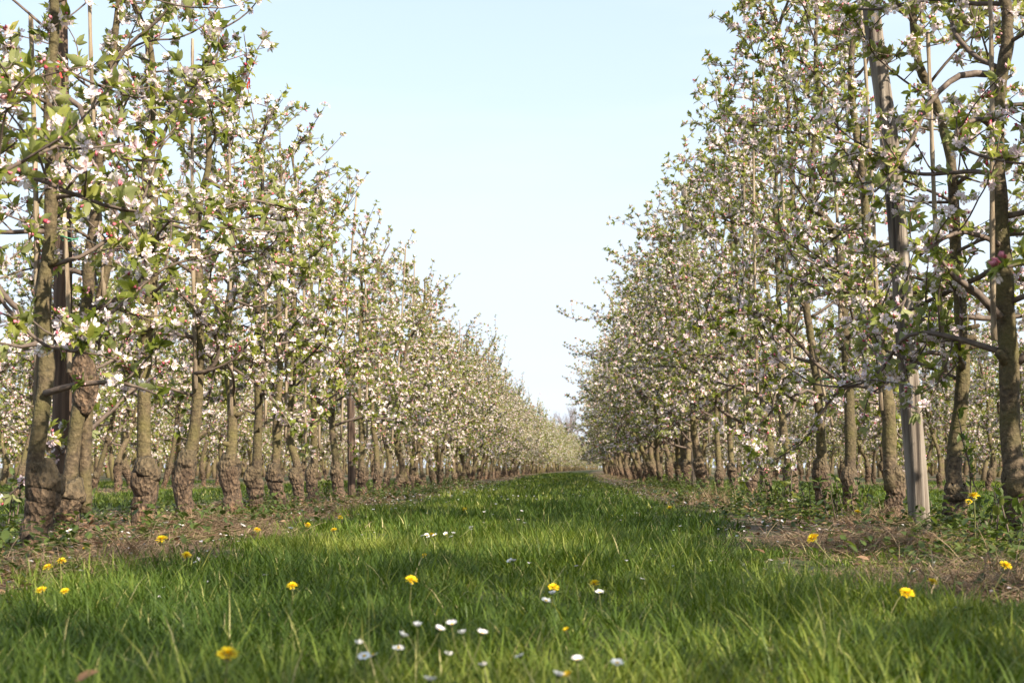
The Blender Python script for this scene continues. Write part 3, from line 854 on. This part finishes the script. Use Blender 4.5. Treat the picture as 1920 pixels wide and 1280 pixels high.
canes = [  # pixel top, pixel bottom, depth, label
 ((70, 40), (80, 760), 4.05, "bamboo cane tied to the nearest trunk at the left edge"),
 ((128, 250), (134, 700), 5.15, "bamboo cane beside the dark reddish-brown post"),
 ((182, 0), (198, 560), 5.3, "pale bamboo cane right of the two-stemmed tree"),
 ((284, 60), (302, 700), 5.85, "bamboo cane beside the third trunk from the left edge"),
 ((364, 80), (376, 730), 6.45, "bamboo cane rising past the forked bare top against the sky"),
 ((430, 220), (442, 780), 7.25, "bamboo cane beside the trunk with the pale swollen foot"),
 ((494, 280), (502, 800), 7.9, "bamboo cane in the left row left of the bowed trunk"),
 ((538, 330), (536, 820), 8.5, "bamboo cane just left of the bowed trunk"),
 ((576, 400), (572, 830), 9.2, "bamboo cane just right of the bowed trunk"),
 ((606, 430), (600, 840), 9.8, "bamboo cane left of the cracked brown post"),
 ((1730, 70), (1768, 700), 5.25, "bamboo cane crossing the mossy tree right of the pale leaning post"),
 ((1840, -20), (1862, 640), 4.75, "bamboo cane in front of the thickest mossy trunk"),
 ((1606, 10), (1650, 770), 6.4, "bamboo cane between the pale leaning post and the spotted grey trunk"),
 ((1560, 310), (1570, 640), 7.3, "bamboo cane beside the dark trunk left of the pale leaning post"),
 ((1450, 60), (1480, 720), 8.1, "bamboo cane reaching the sky in the right row"),
 ((1524, 640), (1556, 800), 8.0, "short bamboo cane slanting beside the black-bulbed tree"),
 ((1410, 140), (1420, 760), 9.3, "slim bamboo cane with its tip in the sky, right row"),
 ((1390, 250), (1398, 800), 10.4, "bamboo cane left of the crooked tree in the right row"),
]
for k, (a, b, Y, label) in enumerate(canes):
    p0, p1 = at_depth(*b, Y), at_depth(*a, Y)
    p0[1] -= .06; p1[1] -= .05
    e = link("bamboo_cane", None, loc=p0)
    tag(e, label, "cane", "bamboo canes tied beside the trunks")
    n_ = 26; s = np.linspace(0, 1, n_)[:, None]
    pts = (p1 - p0) * s + np.array([.012 * np.sin(s[:, 0] * 3 + k), .01 * np.cos(s[:, 0] * 4), 0 * s[:, 0]]).T
    g = Geo(); rr = np.linspace(.0105, .0075, n_); rr[::4] *= 1.18
    tube(g, pts, rr, 8, 0, None)
    link("shaft", g.mesh("shaft", [M['cane']], True), e)
    g = Geo(); c = (p1 - p0) * .55; aa = np.linspace(0, 2 * math.pi, 15)
    ring = np.stack([.035 * np.cos(aa) + .012, .035 * np.sin(aa) + .02, .006 * np.sin(aa * 2)], 1) + c
    tube(g, ring, np.full(15, .0022), 5, 0, None, cap=False)
    link("tie", g.mesh("tie", [M['tie']]), e)
# canes of the trees farther along the rows
g = Geo(); s = np.linspace(0, 1, 14)
tube(g, np.stack([.02 * np.sin(s * 3), 0 * s, .55 + 2.35 * s], 1), np.linspace(.0105, .008, 14), 6)
cane_me = g.mesh("bamboo_cane", [M['cane']], True)
for side, X, y0 in (('L', XL, 10.9), ('R', XR, 11.3)):
    for k in range(14):
        o = link("bamboo_cane", cane_me, loc=(X + rs.gauss(0, .07), y0 + k * 1.05 + rs.gauss(0, .15), 0), rot=(rs.gauss(0, .03), rs.gauss(0, .03), rs.uniform(0, 6)), scale=(1, 1, rs.uniform(.82, .95) if side == 'L' else rs.uniform(.95, 1.1)))
        tag(o, f"thin bamboo cane among the farther trunks of the {'left' if side == 'L' else 'right'} row", "cane", "bamboo canes tied beside the trunks")

for X, zz, label in ((XL - .05, 2.35, "thin trellis wire strung high through the left row"), (XR + .05, 2.75, "thin trellis wire strung high through the right row"),
                     (XL - .05, 1.25, "thin trellis wire strung at chest height through the left row"), (XR + .05, 1.3, "thin trellis wire strung at chest height through the right row")):
    y = np.linspace(-2, 30, 65); g = Geo()
    tube(g, np.stack([X + 0 * y, y, zz - .05 * np.abs(np.sin(y * math.pi / 8))], 1), np.full(len(y), .0017), 5)
    tag(link("trellis_wire", g.mesh("trellis_wire", [M['wire']])), label, "wire", "trellis wires")

def ribbon(px, py, Y, label):
    p = at_depth(px, py, Y); g = Geo(); rng = np.random.default_rng(px)
    for k in range(3):
        n_ = 8; s = np.linspace(0, 1, n_); a = rng.uniform(0, 6.28)
        c = np.stack([np.cos(a) * .03 * s + .006 * np.sin(s * 6), np.sin(a) * .03 * s, -.085 * s + .03 * s * (1 - s)], 1)
        side = np.array([-np.sin(a), np.cos(a), .2]) * .006
        v = np.stack([c - side, c + side], 1).reshape(-1, 3); i = np.arange(n_ - 1) * 2
        g.add(v, [np.stack([i, i + 1, i + 3, i + 2], -1)])
    aa = np.linspace(0, 6.28, 12)
    tube(g, np.stack([.014 * np.cos(aa), .014 * np.sin(aa), .004 * np.sin(aa * 3)], 1), np.full(12, .004), 5)
    tag(link("plastic_ribbon", g.mesh("plastic_ribbon", [M['ribbon']]), loc=p, scale=(.65, .65, .65)), label, "ribbon", "red ribbons tied to branches")
ribbon(466, 148, 7.2, "red plastic ribbon tied to a branch against the sky, top of the left row")
ribbon(1321, 296, 13.6, "small red ribbon tied high in the right row")
ribbon(110, 118, 4.1, "red ribbon tied on the upper trunk at the left edge")
ribbon(1250, 585, 15.5, "red ribbon low on the lane side of the right row")

# ------------------------------------------------------------------ bare trees far beyond the orchard
def bare_tree(px, Y, H, seed, label):
    rng = np.random.default_rng(seed); tr = Geo(); cr = Geo()
    def br(p, d, L, r, lev, g):
        pts = wander(rng, p, d, L, L / 7, .05, .03); s = np.linspace(0, 1, len(pts))
        tube(g, pts, r * (1 - .6 * s), 5 if lev < 2 else 3, 0, None)
        if lev >= 4: return
        for k in range(9 if lev < 2 else 6):
            i = int(rng.integers(2, len(pts)))
            br(pts[i], unit(unit(pts[i] - pts[i - 1]) + rand_unit(rng, 1)[0] * .75 + np.array([0, 0, .25])), L * rng.uniform(.38, .6), r * .42, lev + 1, cr)
    br(np.zeros(3), (0, 0, 1), H * .75, H * .018, 0, tr)
    p = at_depth(px, 876, Y)
    e = link("bare_tree", None, loc=(p[0], Y, 0)); tag(e, label, "tree", "bare trees beyond the orchard")
    link("trunk", tr.mesh("trunk", [M['far_twig']]), e); link("crown", cr.mesh("crown", [M['far_twig']]), e)
bare_tree(1063, 230, 9.5, 1, "leafless pale tree far beyond the end of the grass lane")
bare_tree(1080, 245, 9.0, 2, "second leafless tree half hidden by the right row at the lane's end")

# ------------------------------------------------------------------ grass, dry grass, weeds, litter
lane_w = 3.53
def lane_edges(x, y):
    """0 in the strips under the trees, 1 in the grassed lanes"""
    k = np.mod(x - bend(y) + .25 + lane_w / 2 + lane_w * 60, lane_w) - lane_w / 2       # offset from the lane's middle
    wob = (smooth_noise(x, y, 21, .55) - .5) * .38 + (smooth_noise(x, y, 22, .16) - .5) * .16
    return np.clip((1.02 + wob - np.abs(k)) / .26, 0, 1)

def scatter(rng, n, x0, x1, y0, y1):
    return rng.uniform(x0, x1, n), rng.uniform(y0, y1, n)
def frustum(rng, n, y0, y1, margin=.25, xmax=99):
    """points spread evenly over the part of the ground the camera sees, between two distances"""
    y = np.sqrt(rng.random(n) * (y1 ** 2 - y0 ** 2) + y0 ** 2)
    l, r = -.4417 * y - margin, .362 * y + margin
    x = l + (r - l) * rng.random(n)
    k = np.abs(x - bend(y)) < xmax
    return x[k], y[k]

def grass_field():
    rng = np.random.default_rng(8); g = Geo()
    def blades(n_t, y0, y1, xmax, per, lo, hi, wd, rad, short=False, margin=.9):
        cx, cy = frustum(rng, n_t, y0, y1, margin, xmax)
        m = lane_edges(cx, cy); keep = rng.random(len(cx)) < m * (.45 + .55 * smooth_noise(cx, cy, 32, .17)) + .32 * np.clip(smooth_noise(cx, cy, 35, .5) * 2.4 - .9, 0, 1) + .01
        cx, cy, m = cx[keep], cy[keep], m[keep]
        big = smooth_noise(cx, cy, 31, .42); vig = rng.random(len(cx)); patch = smooth_noise(cx, cy, 33, .7)
        tt = np.clip(.42 + .85 * (patch - .5) + rng.normal(0, .14, len(cx)), 0, .9)
        hgt = (.40 + .95 * big ** 1.4 + .75 * vig ** 4) * (.5 + .5 * m)
        i = np.repeat(np.arange(len(cx)), per); n = len(i)
        a = rng.uniform(0, 6.28, n); rr = np.sqrt(rng.random(n))
        x, y = cx[i] + np.cos(a) * rr * rad, cy[i] + np.sin(a) * rr * rad
        L = rng.uniform(lo, hi, n) * hgt[i]
        a = a + rng.normal(0, .9, n); lean = np.abs(rng.normal(0, .30, n)) + .62 * rr * rng.random(n) + .04
        A = np.stack([np.cos(a) * np.sin(lean), np.sin(a) * np.sin(lean), np.cos(lean)], 1)
        N = np.stack([np.cos(a), np.sin(a), -np.tan(np.minimum(lean, 1.2)) * .3], 1) + rand_unit(rng, n) * .35
        tint = np.clip(tt[i] + rng.normal(0, .12, n), 0, .89)
        tint = np.where(rng.random(n) < .05, rng.uniform(.9, 1, n), tint)
        P = np.stack([x, y, height(x, y) - .005], 1)
        W = wd * rng.uniform(.55, 1.35, n)
        if short: g.template(BLADE_S, BLADE_SF, P, A, N, L, W, 0, tint)
        else: g.template(BLADE, BLADE_F, P, A, N, L, W, 0, tint)
    blades(12500, .5, 2.6, 1.8, 13, .026, .080, .0029, .024)
    blades(20000, 2.6, 5.0, 2.2, 12, .028, .084, .0033, .027)
    blades(12000, 3.5, 10.5, 5.6, 6, .03, .08, .007, .05, True, 3.0)
    blades(23000, 5.0, 10.0, 2.4, 8, .03, .085, .0056, .036, True)
    blades(38000, 10.0, 24.0, 9.0, 5, .03, .08, .010, .06, True)
    blades(38000, 24.0, 62.0, 3.0, 5, .03, .08, .022, .10, True)
    me = g.mesh("grass", [M['grass']])
    tag(link("grass", me), "lush green grass of uneven tufts covering the lane between the rows", "grass", kind="stuff")
    print("grass faces", len(me.polygons))
grass_field()

def strips():
    rng = np.random.default_rng(9); g = Geo()
    def straw(x, y, lo, hi, wd, flat, zc=0.0):
        n = len(x)
        a = rng.uniform(0, 6.28, n); lean = np.clip(rng.normal(flat, .22, n), .1, 1.75)
        A = np.stack([np.cos(a) * np.sin(lean), np.sin(a) * np.sin(lean), np.cos(lean)], 1)
        N = np.stack([np.cos(a) * np.cos(lean), np.sin(a) * np.cos(lean), -np.sin(lean)], 1) + rand_unit(rng, n) * .4
        P = np.stack([x, y, height(x, y) + zc], 1)
        L = rng.uniform(lo, hi, n)
        tint = np.clip(rng.normal(.5, .25, n), 0, 1)
        g.template(BLADE, BLADE_F, P, A, N, L, wd * rng.uniform(.6, 1.4, n), 0, tint)
    for x0, y0, y1, n, wd in ((XL, 2.4, 8, 42000, .0020), (XL, 8, 22, 30000, .0040), (XR, 1.6, 8, 22000, .0020), (XR, 8, 22, 30000, .0040), (XL, 22, 55, 9000, .013), (XR, 22, 55, 9000, .013),
                              (XL - lane_w, 9, 24, 5000, .008), (XR + lane_w, 9, 24, 5000, .008)):
        y = rng.uniform(y0, y1, n); x = x0 + rng.normal(0, .42, n)
        x = x + bend(y); d = (1 - lane_edges(x, y)) * np.clip(smooth_noise(x, y, 41, .38) * 2.2 - .7, 0, 1)
        k = rng.random(n) < d
        hp = smooth_noise(x, y, 43, .3)[k]
        straw(x[k], y[k], .03, .13, wd, 1.50, .03 * hp * rng.random(k.sum()))
    # heaps round some feet
    for px, py, n, s, up in ((366, 990, 3200, .20, 1.2), (430, 985, 1800, .15, 1.25), (262, 1042, 1800, .13, 1.15), (480, 1000, 1500, .18, 1.4), (90, 1060, 1300, .18, 1.4), (1660, 975, 1300, .10, .95),
                             (1590, 1020, 2400, .22, 1.25), (1340, 940, 700, .22, .65), (1860, 1080, 2600, .2, 1.15), (1700, 1020, 1500, .2, 1.4), (600, 958, 1400, .25, 1.35), (650, 950, 1200, .25, 1.3)):
        c = at_z(px, py, .03)
        x = c[0] + rng.normal(0, s, n); y = c[1] + rng.normal(0, s * 1.3, n)
        h = np.exp(-((x - c[0]) ** 2 + (y - c[1]) ** 2) / (s * s)) * .085
        a = rng.random(n)
        straw(x, y, .05, .17, .0021, up, h * a)
    tag(link("dry_grass", g.mesh("dry_grass", [M['straw']])), "tan dead grass matted in heaps under the tree rows", "dry grass", kind="stuff")
    # leaf litter and fallen bits
    g = Geo()
    for x0 in (XL, XR):
        n = 9000; y = 1.6 + rng.random(n) ** 1.6 * 20; x = x0 + rng.normal(0, .42, n)
        k = lane_edges(x, y) < .4; x, y = x[k], y[k]; n = len(x)
        A = rand_unit(rng, n); A[:, 2] *= .25; N = np.tile([0, 0, 1.0], (n, 1)) + rand_unit(rng, n) * .35
        L = rng.uniform(.012, .045, n)
        g.template(LEAF, LEAF_F, np.stack([x, y, height(x, y) + .008 + .012 * rng.random(n)], 1), A, N, L, L * rng.uniform(.4, .8, n), 0, rng.random(n))
    tag(link("leaf_litter", g.mesh("leaf_litter", [M['litter']])), "brown dead leaves and bits strewn over the bare strips", "leaf litter", kind="stuff")
    g = Geo()
    for x0 in (XL + .45, XR - .45):
        n = 900; y = 2.5 + rng.random(n) * 22; x = x0 + rng.normal(0, .5, n)
        A = rand_unit(rng, n); A[:, 2] *= .2; N = np.tile([0, 0, 1.0], (n, 1)) + rand_unit(rng, n) * .4
        L = rng.uniform(.010, .018, n)
        g.template(LEAF_S, LEAF_SF, np.stack([x, y, height(x, y) + .02 + .03 * rng.random(n)], 1), A, N, L, L * .9, 0, rng.uniform(.5, 1, n))
    tag(link("fallen_petals", g.mesh("fallen_petals", [M['petal']])), "white fallen blossom petals specking the strips", "petals", kind="stuff")
    # low broad-leaved weeds
    g = Geo()
    for x0, n, y0, yr in ((XL, 4200, 2.2, 20), (XR, 8500, 1.5, 20), (XL - lane_w, 500, 9, 16), (XR + lane_w, 500, 9, 16)):
        y = y0 + rng.random(n) ** 1.5 * yr; x = x0 + rng.normal(0, .45, n)
        d = (1 - lane_edges(x, y)) * np.clip(smooth_noise(x, y, 51, .38) * 2.6 - .75, 0, 1)
        k = rng.random(n) < d; x, y = x[k], y[k]; n = len(x)
        hgt = rng.uniform(.01, .13, n) * (.4 + smooth_noise(x, y, 52, .5)) * (1.25 if x0 > 0 else 1)
        per = 7; i = np.repeat(np.arange(n), per); m = len(i)
        a = rng.uniform(0, 6.28, m); el = rng.uniform(-.1, .9, m)
        A = np.stack([np.cos(a) * np.cos(el), np.sin(a) * np.cos(el), np.sin(el)], 1)
        N = np.stack([-np.cos(a) * np.sin(el), -np.sin(a) * np.sin(el), np.cos(el)], 1) + rand_unit(rng, m) * .3
        P = np.stack([x[i], y[i], height(x[i], y[i]) + hgt[i] * rng.random(m)], 1) + rand_unit(rng, m) * .015
        L = rng.uniform(.014, .042, m)
        g.template(LEAF, LEAF_F, P, A, N, L, L * rng.uniform(.45, .8, m), 0, np.clip(rng.normal(.45, .22, m), 0, 1))
    tag(link("weeds", g.mesh("weeds", [M['weed']])), "low broad-leaved green weeds growing between the trunks", "weeds", kind="stuff")
strips()

# ------------------------------------------------------------------ single plants: leafy suckers
def sucker(seed, H, n_shoots, spread):
    rng = np.random.default_rng(seed); st, fo = Geo(), Geo(); P, A = [], []
    for k in range(n_shoots):
        a = rng.uniform(0, 6.28)
        p = wander(rng, (rng.normal(0, spread * .4), rng.normal(0, spread * .4), -.02), (math.cos(a) * .3, math.sin(a) * .3, 1), H * rng.uniform(.6, 1.05), .03, .06, .05)
        tube(st, p, np.linspace(.0042, .0018, len(p)), 5)
        for i in range(2, len(p)):
            for q in range(2 if rng.random() < .7 else 1):
                P.append(p[i]); A.append(unit(rand_unit(rng, 1)[0] + np.array([0, 0, .7])))
    P, A = np.array(P), np.array(A); n = len(P)
    N = np.tile([0, 0, 1.0], (n, 1)) + rand_unit(rng, n) * .5
    L = rng.uniform(.022, .055, n)
    fo.template(LEAF, LEAF_F, P, A, N, L, L * .55, 0, np.clip(rng.normal(.5, .2, n), 0, 1))
    return st.mesh("stem", [M['twig']], True), fo.mesh("foliage", [M['weed']])
SUCK = [
 (20, 1000, .30, 3, "thin leafy sucker at the left edge behind the nearest trunk"), (165, 985, .16, 4, "leafy sucker at the foot of the two-stemmed tree"),
 (300, 985, .10, 4, "low leafy sucker right of the knobbly dark foot"), (455, 962, .10, 5, "leafy sucker below the pale swollen foot"),
 (505, 950, .16, 5, "leafy sucker between the slim trunk and the dark knobbly foot"), (540, 945, .14, 5, "leafy sucker left of the bowed trunk's foot"),
 (588, 940, .26, 5, "bright green leafy sucker right of the bowed trunk"), (615, 938, .20, 5, "leafy sucker before the slanting trunk left of the cracked post"),
 (1450, 960, .26, 6, "leafy sucker below the crooked tree in the right row"), (1478, 965, .28, 7, "bushy leafy sucker left of the black-bulbed tree"),
 (1515, 975, .22, 6, "leafy sucker at the black bulb's left side"), (1570, 985, .24, 7, "bushy leafy sucker right of the black-bulbed tree"),
 (1610, 980, .26, 6, "leafy sucker at the foot of the dark trunk"), (1645, 975, .18, 5, "leafy sucker by the dry tussock left of the pale post"),
 (1848, 1010, .52, 2, "tall thin brown sucker right of the stubbed mossy tree"), (1760, 990, .20, 4, "leafy sucker between the pale post and the mossy tree"),
 (1870, 1010, .24, 3, "thin sucker with two pale leaves left of the thickest trunk"), (1905, 1040, .26, 3, "slanting sucker with budding leaves before the thickest trunk"),
 (1420, 950, .22, 5, "leafy sucker before the broad yellow-mossy trunk"), (1380, 940, .20, 5, "leafy sucker in the dry weeds of the right row"),
 (1290, 925, .25, 5, "leafy sucker near the second pale post"), (1240, 915, .22, 5, "leafy sucker farther along the right strip"),
 (700, 925, .18, 4, "leafy sucker right of the cracked brown post"), (760, 915, .18, 4, "leafy sucker farther along the left strip"),
]
for k, (px, py, H, ns, label) in enumerate(SUCK):
    p = at_z(px, py, .0); p[2] = 0
    e = link("sucker_shoot", None, loc=p); tag(e, label, "sucker shoot", "leafy suckers at the tree feet")
    a, b = sucker(700 + k, H * 1.1, ns, .07)
    link("stem", a, e); link("foliage", b, e)

# ------------------------------------------------------------------ dandelions and daisies
def dandelion_meshes(seed, openness=1.0):
    rng = np.random.default_rng(seed); h, s = Geo(), Geo()
    n = 110; t = rng.random(n); a = rng.uniform(0, 6.28, n); el = .12 + 1.2 * (1 - t) * openness + rng.normal(0, .1, n) + (1 - openness) * .9
    A = np.stack([np.cos(a) * np.cos(el), np.sin(a) * np.cos(el), np.sin(el)], 1)
    N = np.stack([-np.cos(a) * np.sin(el), -np.sin(a) * np.sin(el), np.cos(el)], 1)
    L = .011 + .011 * t
    pet = np.array([(0, .2, 0), (0, -.2, 0), (.75, .5, .04), (.75, -.5, .04), (1, .3, 0), (1, -.3, 0)])
    h.template(pet, [[(0, 1, 3, 2), (2, 3, 5, 4)]], A * .002, A, N, L, .0034, 0, rng.random(n))
    n = 12; a = np.arange(n) / n * 6.28
    A = np.stack([np.cos(a) * .75, np.sin(a) * .75, 0 * a - .35], 1); N = np.tile([0, 0, 1.0], (n, 1))
    cup = Geo(); cup.template(LEAF_S, LEAF_SF, A * .003 + np.array([0, 0, -.004]), A, N, .011, .005, 0, rng.random(n))
    tube(cup, np.array([(0, 0, -.010), (0, 0, -.004), (0, 0, .002)]), [.003, .006, .007], 8)
    return h.mesh("flower_head", [M['yellow']]), cup.mesh("calyx", [M['stem']])
def stalk(H, r, seed):
    rng = np.random.default_rng(seed); g = Geo(); s = np.linspace(0, 1, 7); b = rng.normal(0, .012, 2)
    tube(g, np.stack([b[0] * (1 - s) ** 2, b[1] * (1 - s) ** 2, -H * (1 - s)], 1), np.full(7, r), 6)
    return g.mesh("stem", [M['stem']], True)
def daisy_meshes(seed, op):
    rng = np.random.default_rng(seed); h = Geo(); n = 26
    a = np.arange(n) / n * 6.28 + rng.normal(0, .06, n); el = 1.25 - op * 1.15 + rng.normal(0, .12, n)
    A = np.stack([np.cos(a) * np.cos(el), np.sin(a) * np.cos(el), np.sin(el)], 1)
    N = np.stack([-np.cos(a) * np.sin(el), -np.sin(a) * np.sin(el), np.cos(el)], 1)
    B = np.stack([np.cos(a), np.sin(a), 0 * a], 1) * .0028
    pet = np.array([(0, .35, 0), (0, -.35, 0), (.7, .5, .03), (.7, -.5, .03), (1, .2, .0), (1, -.2, .0)])
    h.template(pet, [[(0, 1, 3, 2), (2, 3, 5, 4)]], B, A, N, rng.uniform(.0085, .0105, n), .0034, 0, rng.random(n))
    c = Geo(); tube(c, np.array([(0, 0, 0), (0, 0, .0018), (0, 0, .0032)]), [.0036, .0034, .0018], 10)
    k = Geo(); tube(k, np.array([(0, 0, -.005), (0, 0, -.002), (0, 0, .001)]), [.0012, .0035, .0040], 9, tint=.2)
    return h.mesh("petal_ring", [M['white']]), c.mesh("disc", [M['disc']]), k.mesh("calyx", [M['weed']])

DAND = [  # head pixel, head height, label
 (427, 1228, .085, .98, "large open dandelion in the grass at the lower left, nearest to the camera"), (304, 1012, .11, 1.1, "bright dandelion in front of the knobbly dark foot"),
 (349, 1042, .09, 1.0, "dandelion facing right at the grass edge before the dry grass heap"), (163, 1028, .06, .9, "dandelion behind the nearest left trunk"),
 (116, 1052, .05, .8, "small dandelion right of the nearest left trunk's foot"), (90, 1064, .05, .8, "small dandelion at the foot of the nearest left trunk"),
 (78, 1107, .05, .9, "small dandelion left of a pair in the dry strip at lower left"), (122, 1109, .05, .75, "small dandelion right of a pair in the dry strip at lower left"),
 (548, 1099, .09, .8, "half-open dandelion in the grass left of centre"), (771, 1088, .10, .9, "round dandelion in mid lane above the daisies"),
 (1038, 1102, .08, .8, "dandelion right beside two daisies in mid lane"), (1115, 1094, .08, .8, "half-hidden dandelion right of the two mid-lane daisies"),
 (1525, 1010, .10, 1.2, "pale yellow dandelion on a stalk at the right strip's edge"), (1700, 1113, .08, 1.0, "flat open dandelion at the lower right grass edge"),
 (1748, 1092, .07, .9, "dandelion seen edge-on just right of the flat open one"), (1885, 1061, .09, 1.1, "dandelion tilted left near the right edge"),
 (1826, 931, .22, 1.3, "tall dandelion right of the mossy tree in the right row"), (1816, 941, .19, .9, "small dandelion below the tall one beside the mossy tree"),
 (576, 984, .06, 1.0, "dandelion at the left strip's edge before the bowed trunk"), (626, 994, .06, .9, "dandelion in the grass right of the bowed trunk"),
 (637, 970, .05, 1.0, "tiny dandelion at the strip before the cracked brown post"), (482, 994, .05, 1.0, "dandelion at the grass edge below the slim trunk"),
 (810, 1003, .07, .7, "dandelion among daisies farther up the lane"), (871, 955, .06, 1.0, "small far dandelion left of the lane's middle"),
 (1256, 953, .08, 1.2, "far dandelion at the right strip's edge"), (1608, 960, .10, 1.0, "dandelion in the weeds under the dark trunk"),
 (1062, 1183, .05, .55, "orange half-closed dandelion deep in the grass"), (1065, 1267, .07, .5, "closed yellow dandelion at the bottom beside a daisy"), (795, 1042, .05, .6, "small dandelion bud in the grass above the round one"),
]
for k, (px, py, z, s, label) in enumerate(DAND):
    z *= .85; p = at_z(px, py, z)
    s *= .56 if p[1] < 3 else .68; op = .35 if s < .35 else 1.0
    e = link("dandelion", None, loc=p, rot=(rs.uniform(.25, .6), rs.gauss(0, .2), rs.uniform(-.4, .4)), scale=(s, s, s)); tag(e, label, "dandelion", "dandelions in the grass and strips")
    a, b = dandelion_meshes(k, op)
    link("flower_head", a, e); link("calyx", b, e); link("stem", stalk(z / s + .02, .0022, k), e)
DAISY = [
 (672, 1207, .065, .4, "daisy above the open pair at the lower left of the daisy patch"), (683, 1229, .065, 1.0, "open daisy left of a touching pair"), (700, 1228, .065, 1.0, "open daisy with yellow middle right of a touching pair"),
 (747, 1214, .06, 1.0, "wide open daisy seen from the side in the near daisy patch"), (755, 1192, .075, .35, "closed daisy above the side-on open one"), (783, 1173, .08, .3, "closed white daisy highest at the left of the near patch"),
 (824, 1180, .08, .45, "round half-closed daisy in the middle of the near patch"), (847, 1170, .085, .6, "brightest daisy on an upright stalk, top of the near patch"), (867, 1187, .07, .25, "small closed daisy right of the brightest one"),
 (904, 1187, .075, .5, "daisy tilted to the right with dark calyx"), (840, 1228, .05, .3, "small daisy low in the grass under the near patch"), (907, 1247, .05, .6, "pale daisy half hidden in the grass"),
 (975, 1230, .07, .7, "large daisy alone right of the near patch"), (806, 1275, .08, .5, "daisy cut by the bottom edge of the photo"), (1083, 1237, .07, .6, "daisy up and right of the pair at the bottom"),
 (1047, 1266, .075, .6, "daisy beside the closed dandelion at the bottom"), (1157, 1243, .07, .8, "rightmost daisy of the near lane"), (1024, 1126, .07, .8, "open daisy lower of two in mid lane"),
 (1036, 1113, .07, .4, "closed daisy upper of two beside a mid-lane dandelion"), (1124, 1110, .07, .7, "single daisy under the half-hidden dandelion"), (956, 1051, .07, .8, "left one of a close daisy pair in mid lane"),
 (963, 1051, .07, .5, "right one of a close daisy pair in mid lane"), (984, 980, .06, .8, "single white daisy farther up the lane"), (882, 990, .06, .9, "lone daisy right of a far daisy row"),
 (846, 1006, .06, .8, "daisy at the right end of the far daisy row")]
far_pat = [(793, 1004), (800, 1003), (804, 1007), (815, 1003), (836, 1001), (850, 1000), (884, 988), (972, 974), (962, 929), (972, 930), (987, 930), (1002, 930), (1006, 936), (1024, 930), (978, 958), (846, 930), (930, 945), (908, 960), (952, 936), (940, 931),
           (725, 945), (735, 940), (742, 953), (747, 938), (760, 933), (770, 938), (775, 931), (790, 928), (700, 955), (870, 922), (890, 915), (905, 912), (925, 918), (985, 912), (1010, 910), (955, 908)]
DM = [daisy_meshes(40 + k, op) for k, op in enumerate((.25, .4, .55, .75, 1.0))]
ST = [stalk(.09, .0011, 80 + k) for k in range(4)]
def daisy(px, py, z, op, label, s=1.0, group="white daisies in the grass lane"):
    p = at_z(px, py, z)
    e = link("daisy", None, loc=p, rot=(rs.gauss(.25, .22), rs.gauss(0, .25), rs.uniform(0, 6.28)), scale=(s, s, s)); tag(e, label, "daisy", group)
    i = min(4, int(op * 4.99)); a, b, c = DM[i]
    link("petal_ring", a, e); link("disc", b, e); link("calyx", c, e); link("stem", ST[rs.randrange(4)], e)
for d in DAISY: daisy(*d, s=.62 if d[1] > 1150 else .66)
for px, py in far_pat: daisy(px, py, .07, rs.uniform(.3, .8), "tiny white daisy speck in the far daisy patch of the lane", .72, "far white daisies up the lane")
for px, py in ((345, 965), (370, 955), (340, 985), (455, 985), (545, 990), (130, 995), (312, 980), (398, 962)):
    daisy(px, py, .06, .8, "white speck of a daisy in the grass behind the left trunks", 1.0, "daisies behind the left trunks")

# brown dead leaf at the bottom edge
g = Geo(); g.template(LEAF, LEAF_F, [np.zeros(3)], [np.array([.8, .2, .5])], [np.array([-.3, -.5, .8])], [.026], [.018], 0, [.5])
tag(link("dead_leaf", g.mesh("dead_leaf", [M['litter']]), loc=at_z(140, 1278, .06)), "curled brown dead leaf in the grass at the bottom left", "leaf")
print("individual trees", N_IND, "objects", len(bpy.data.objects))
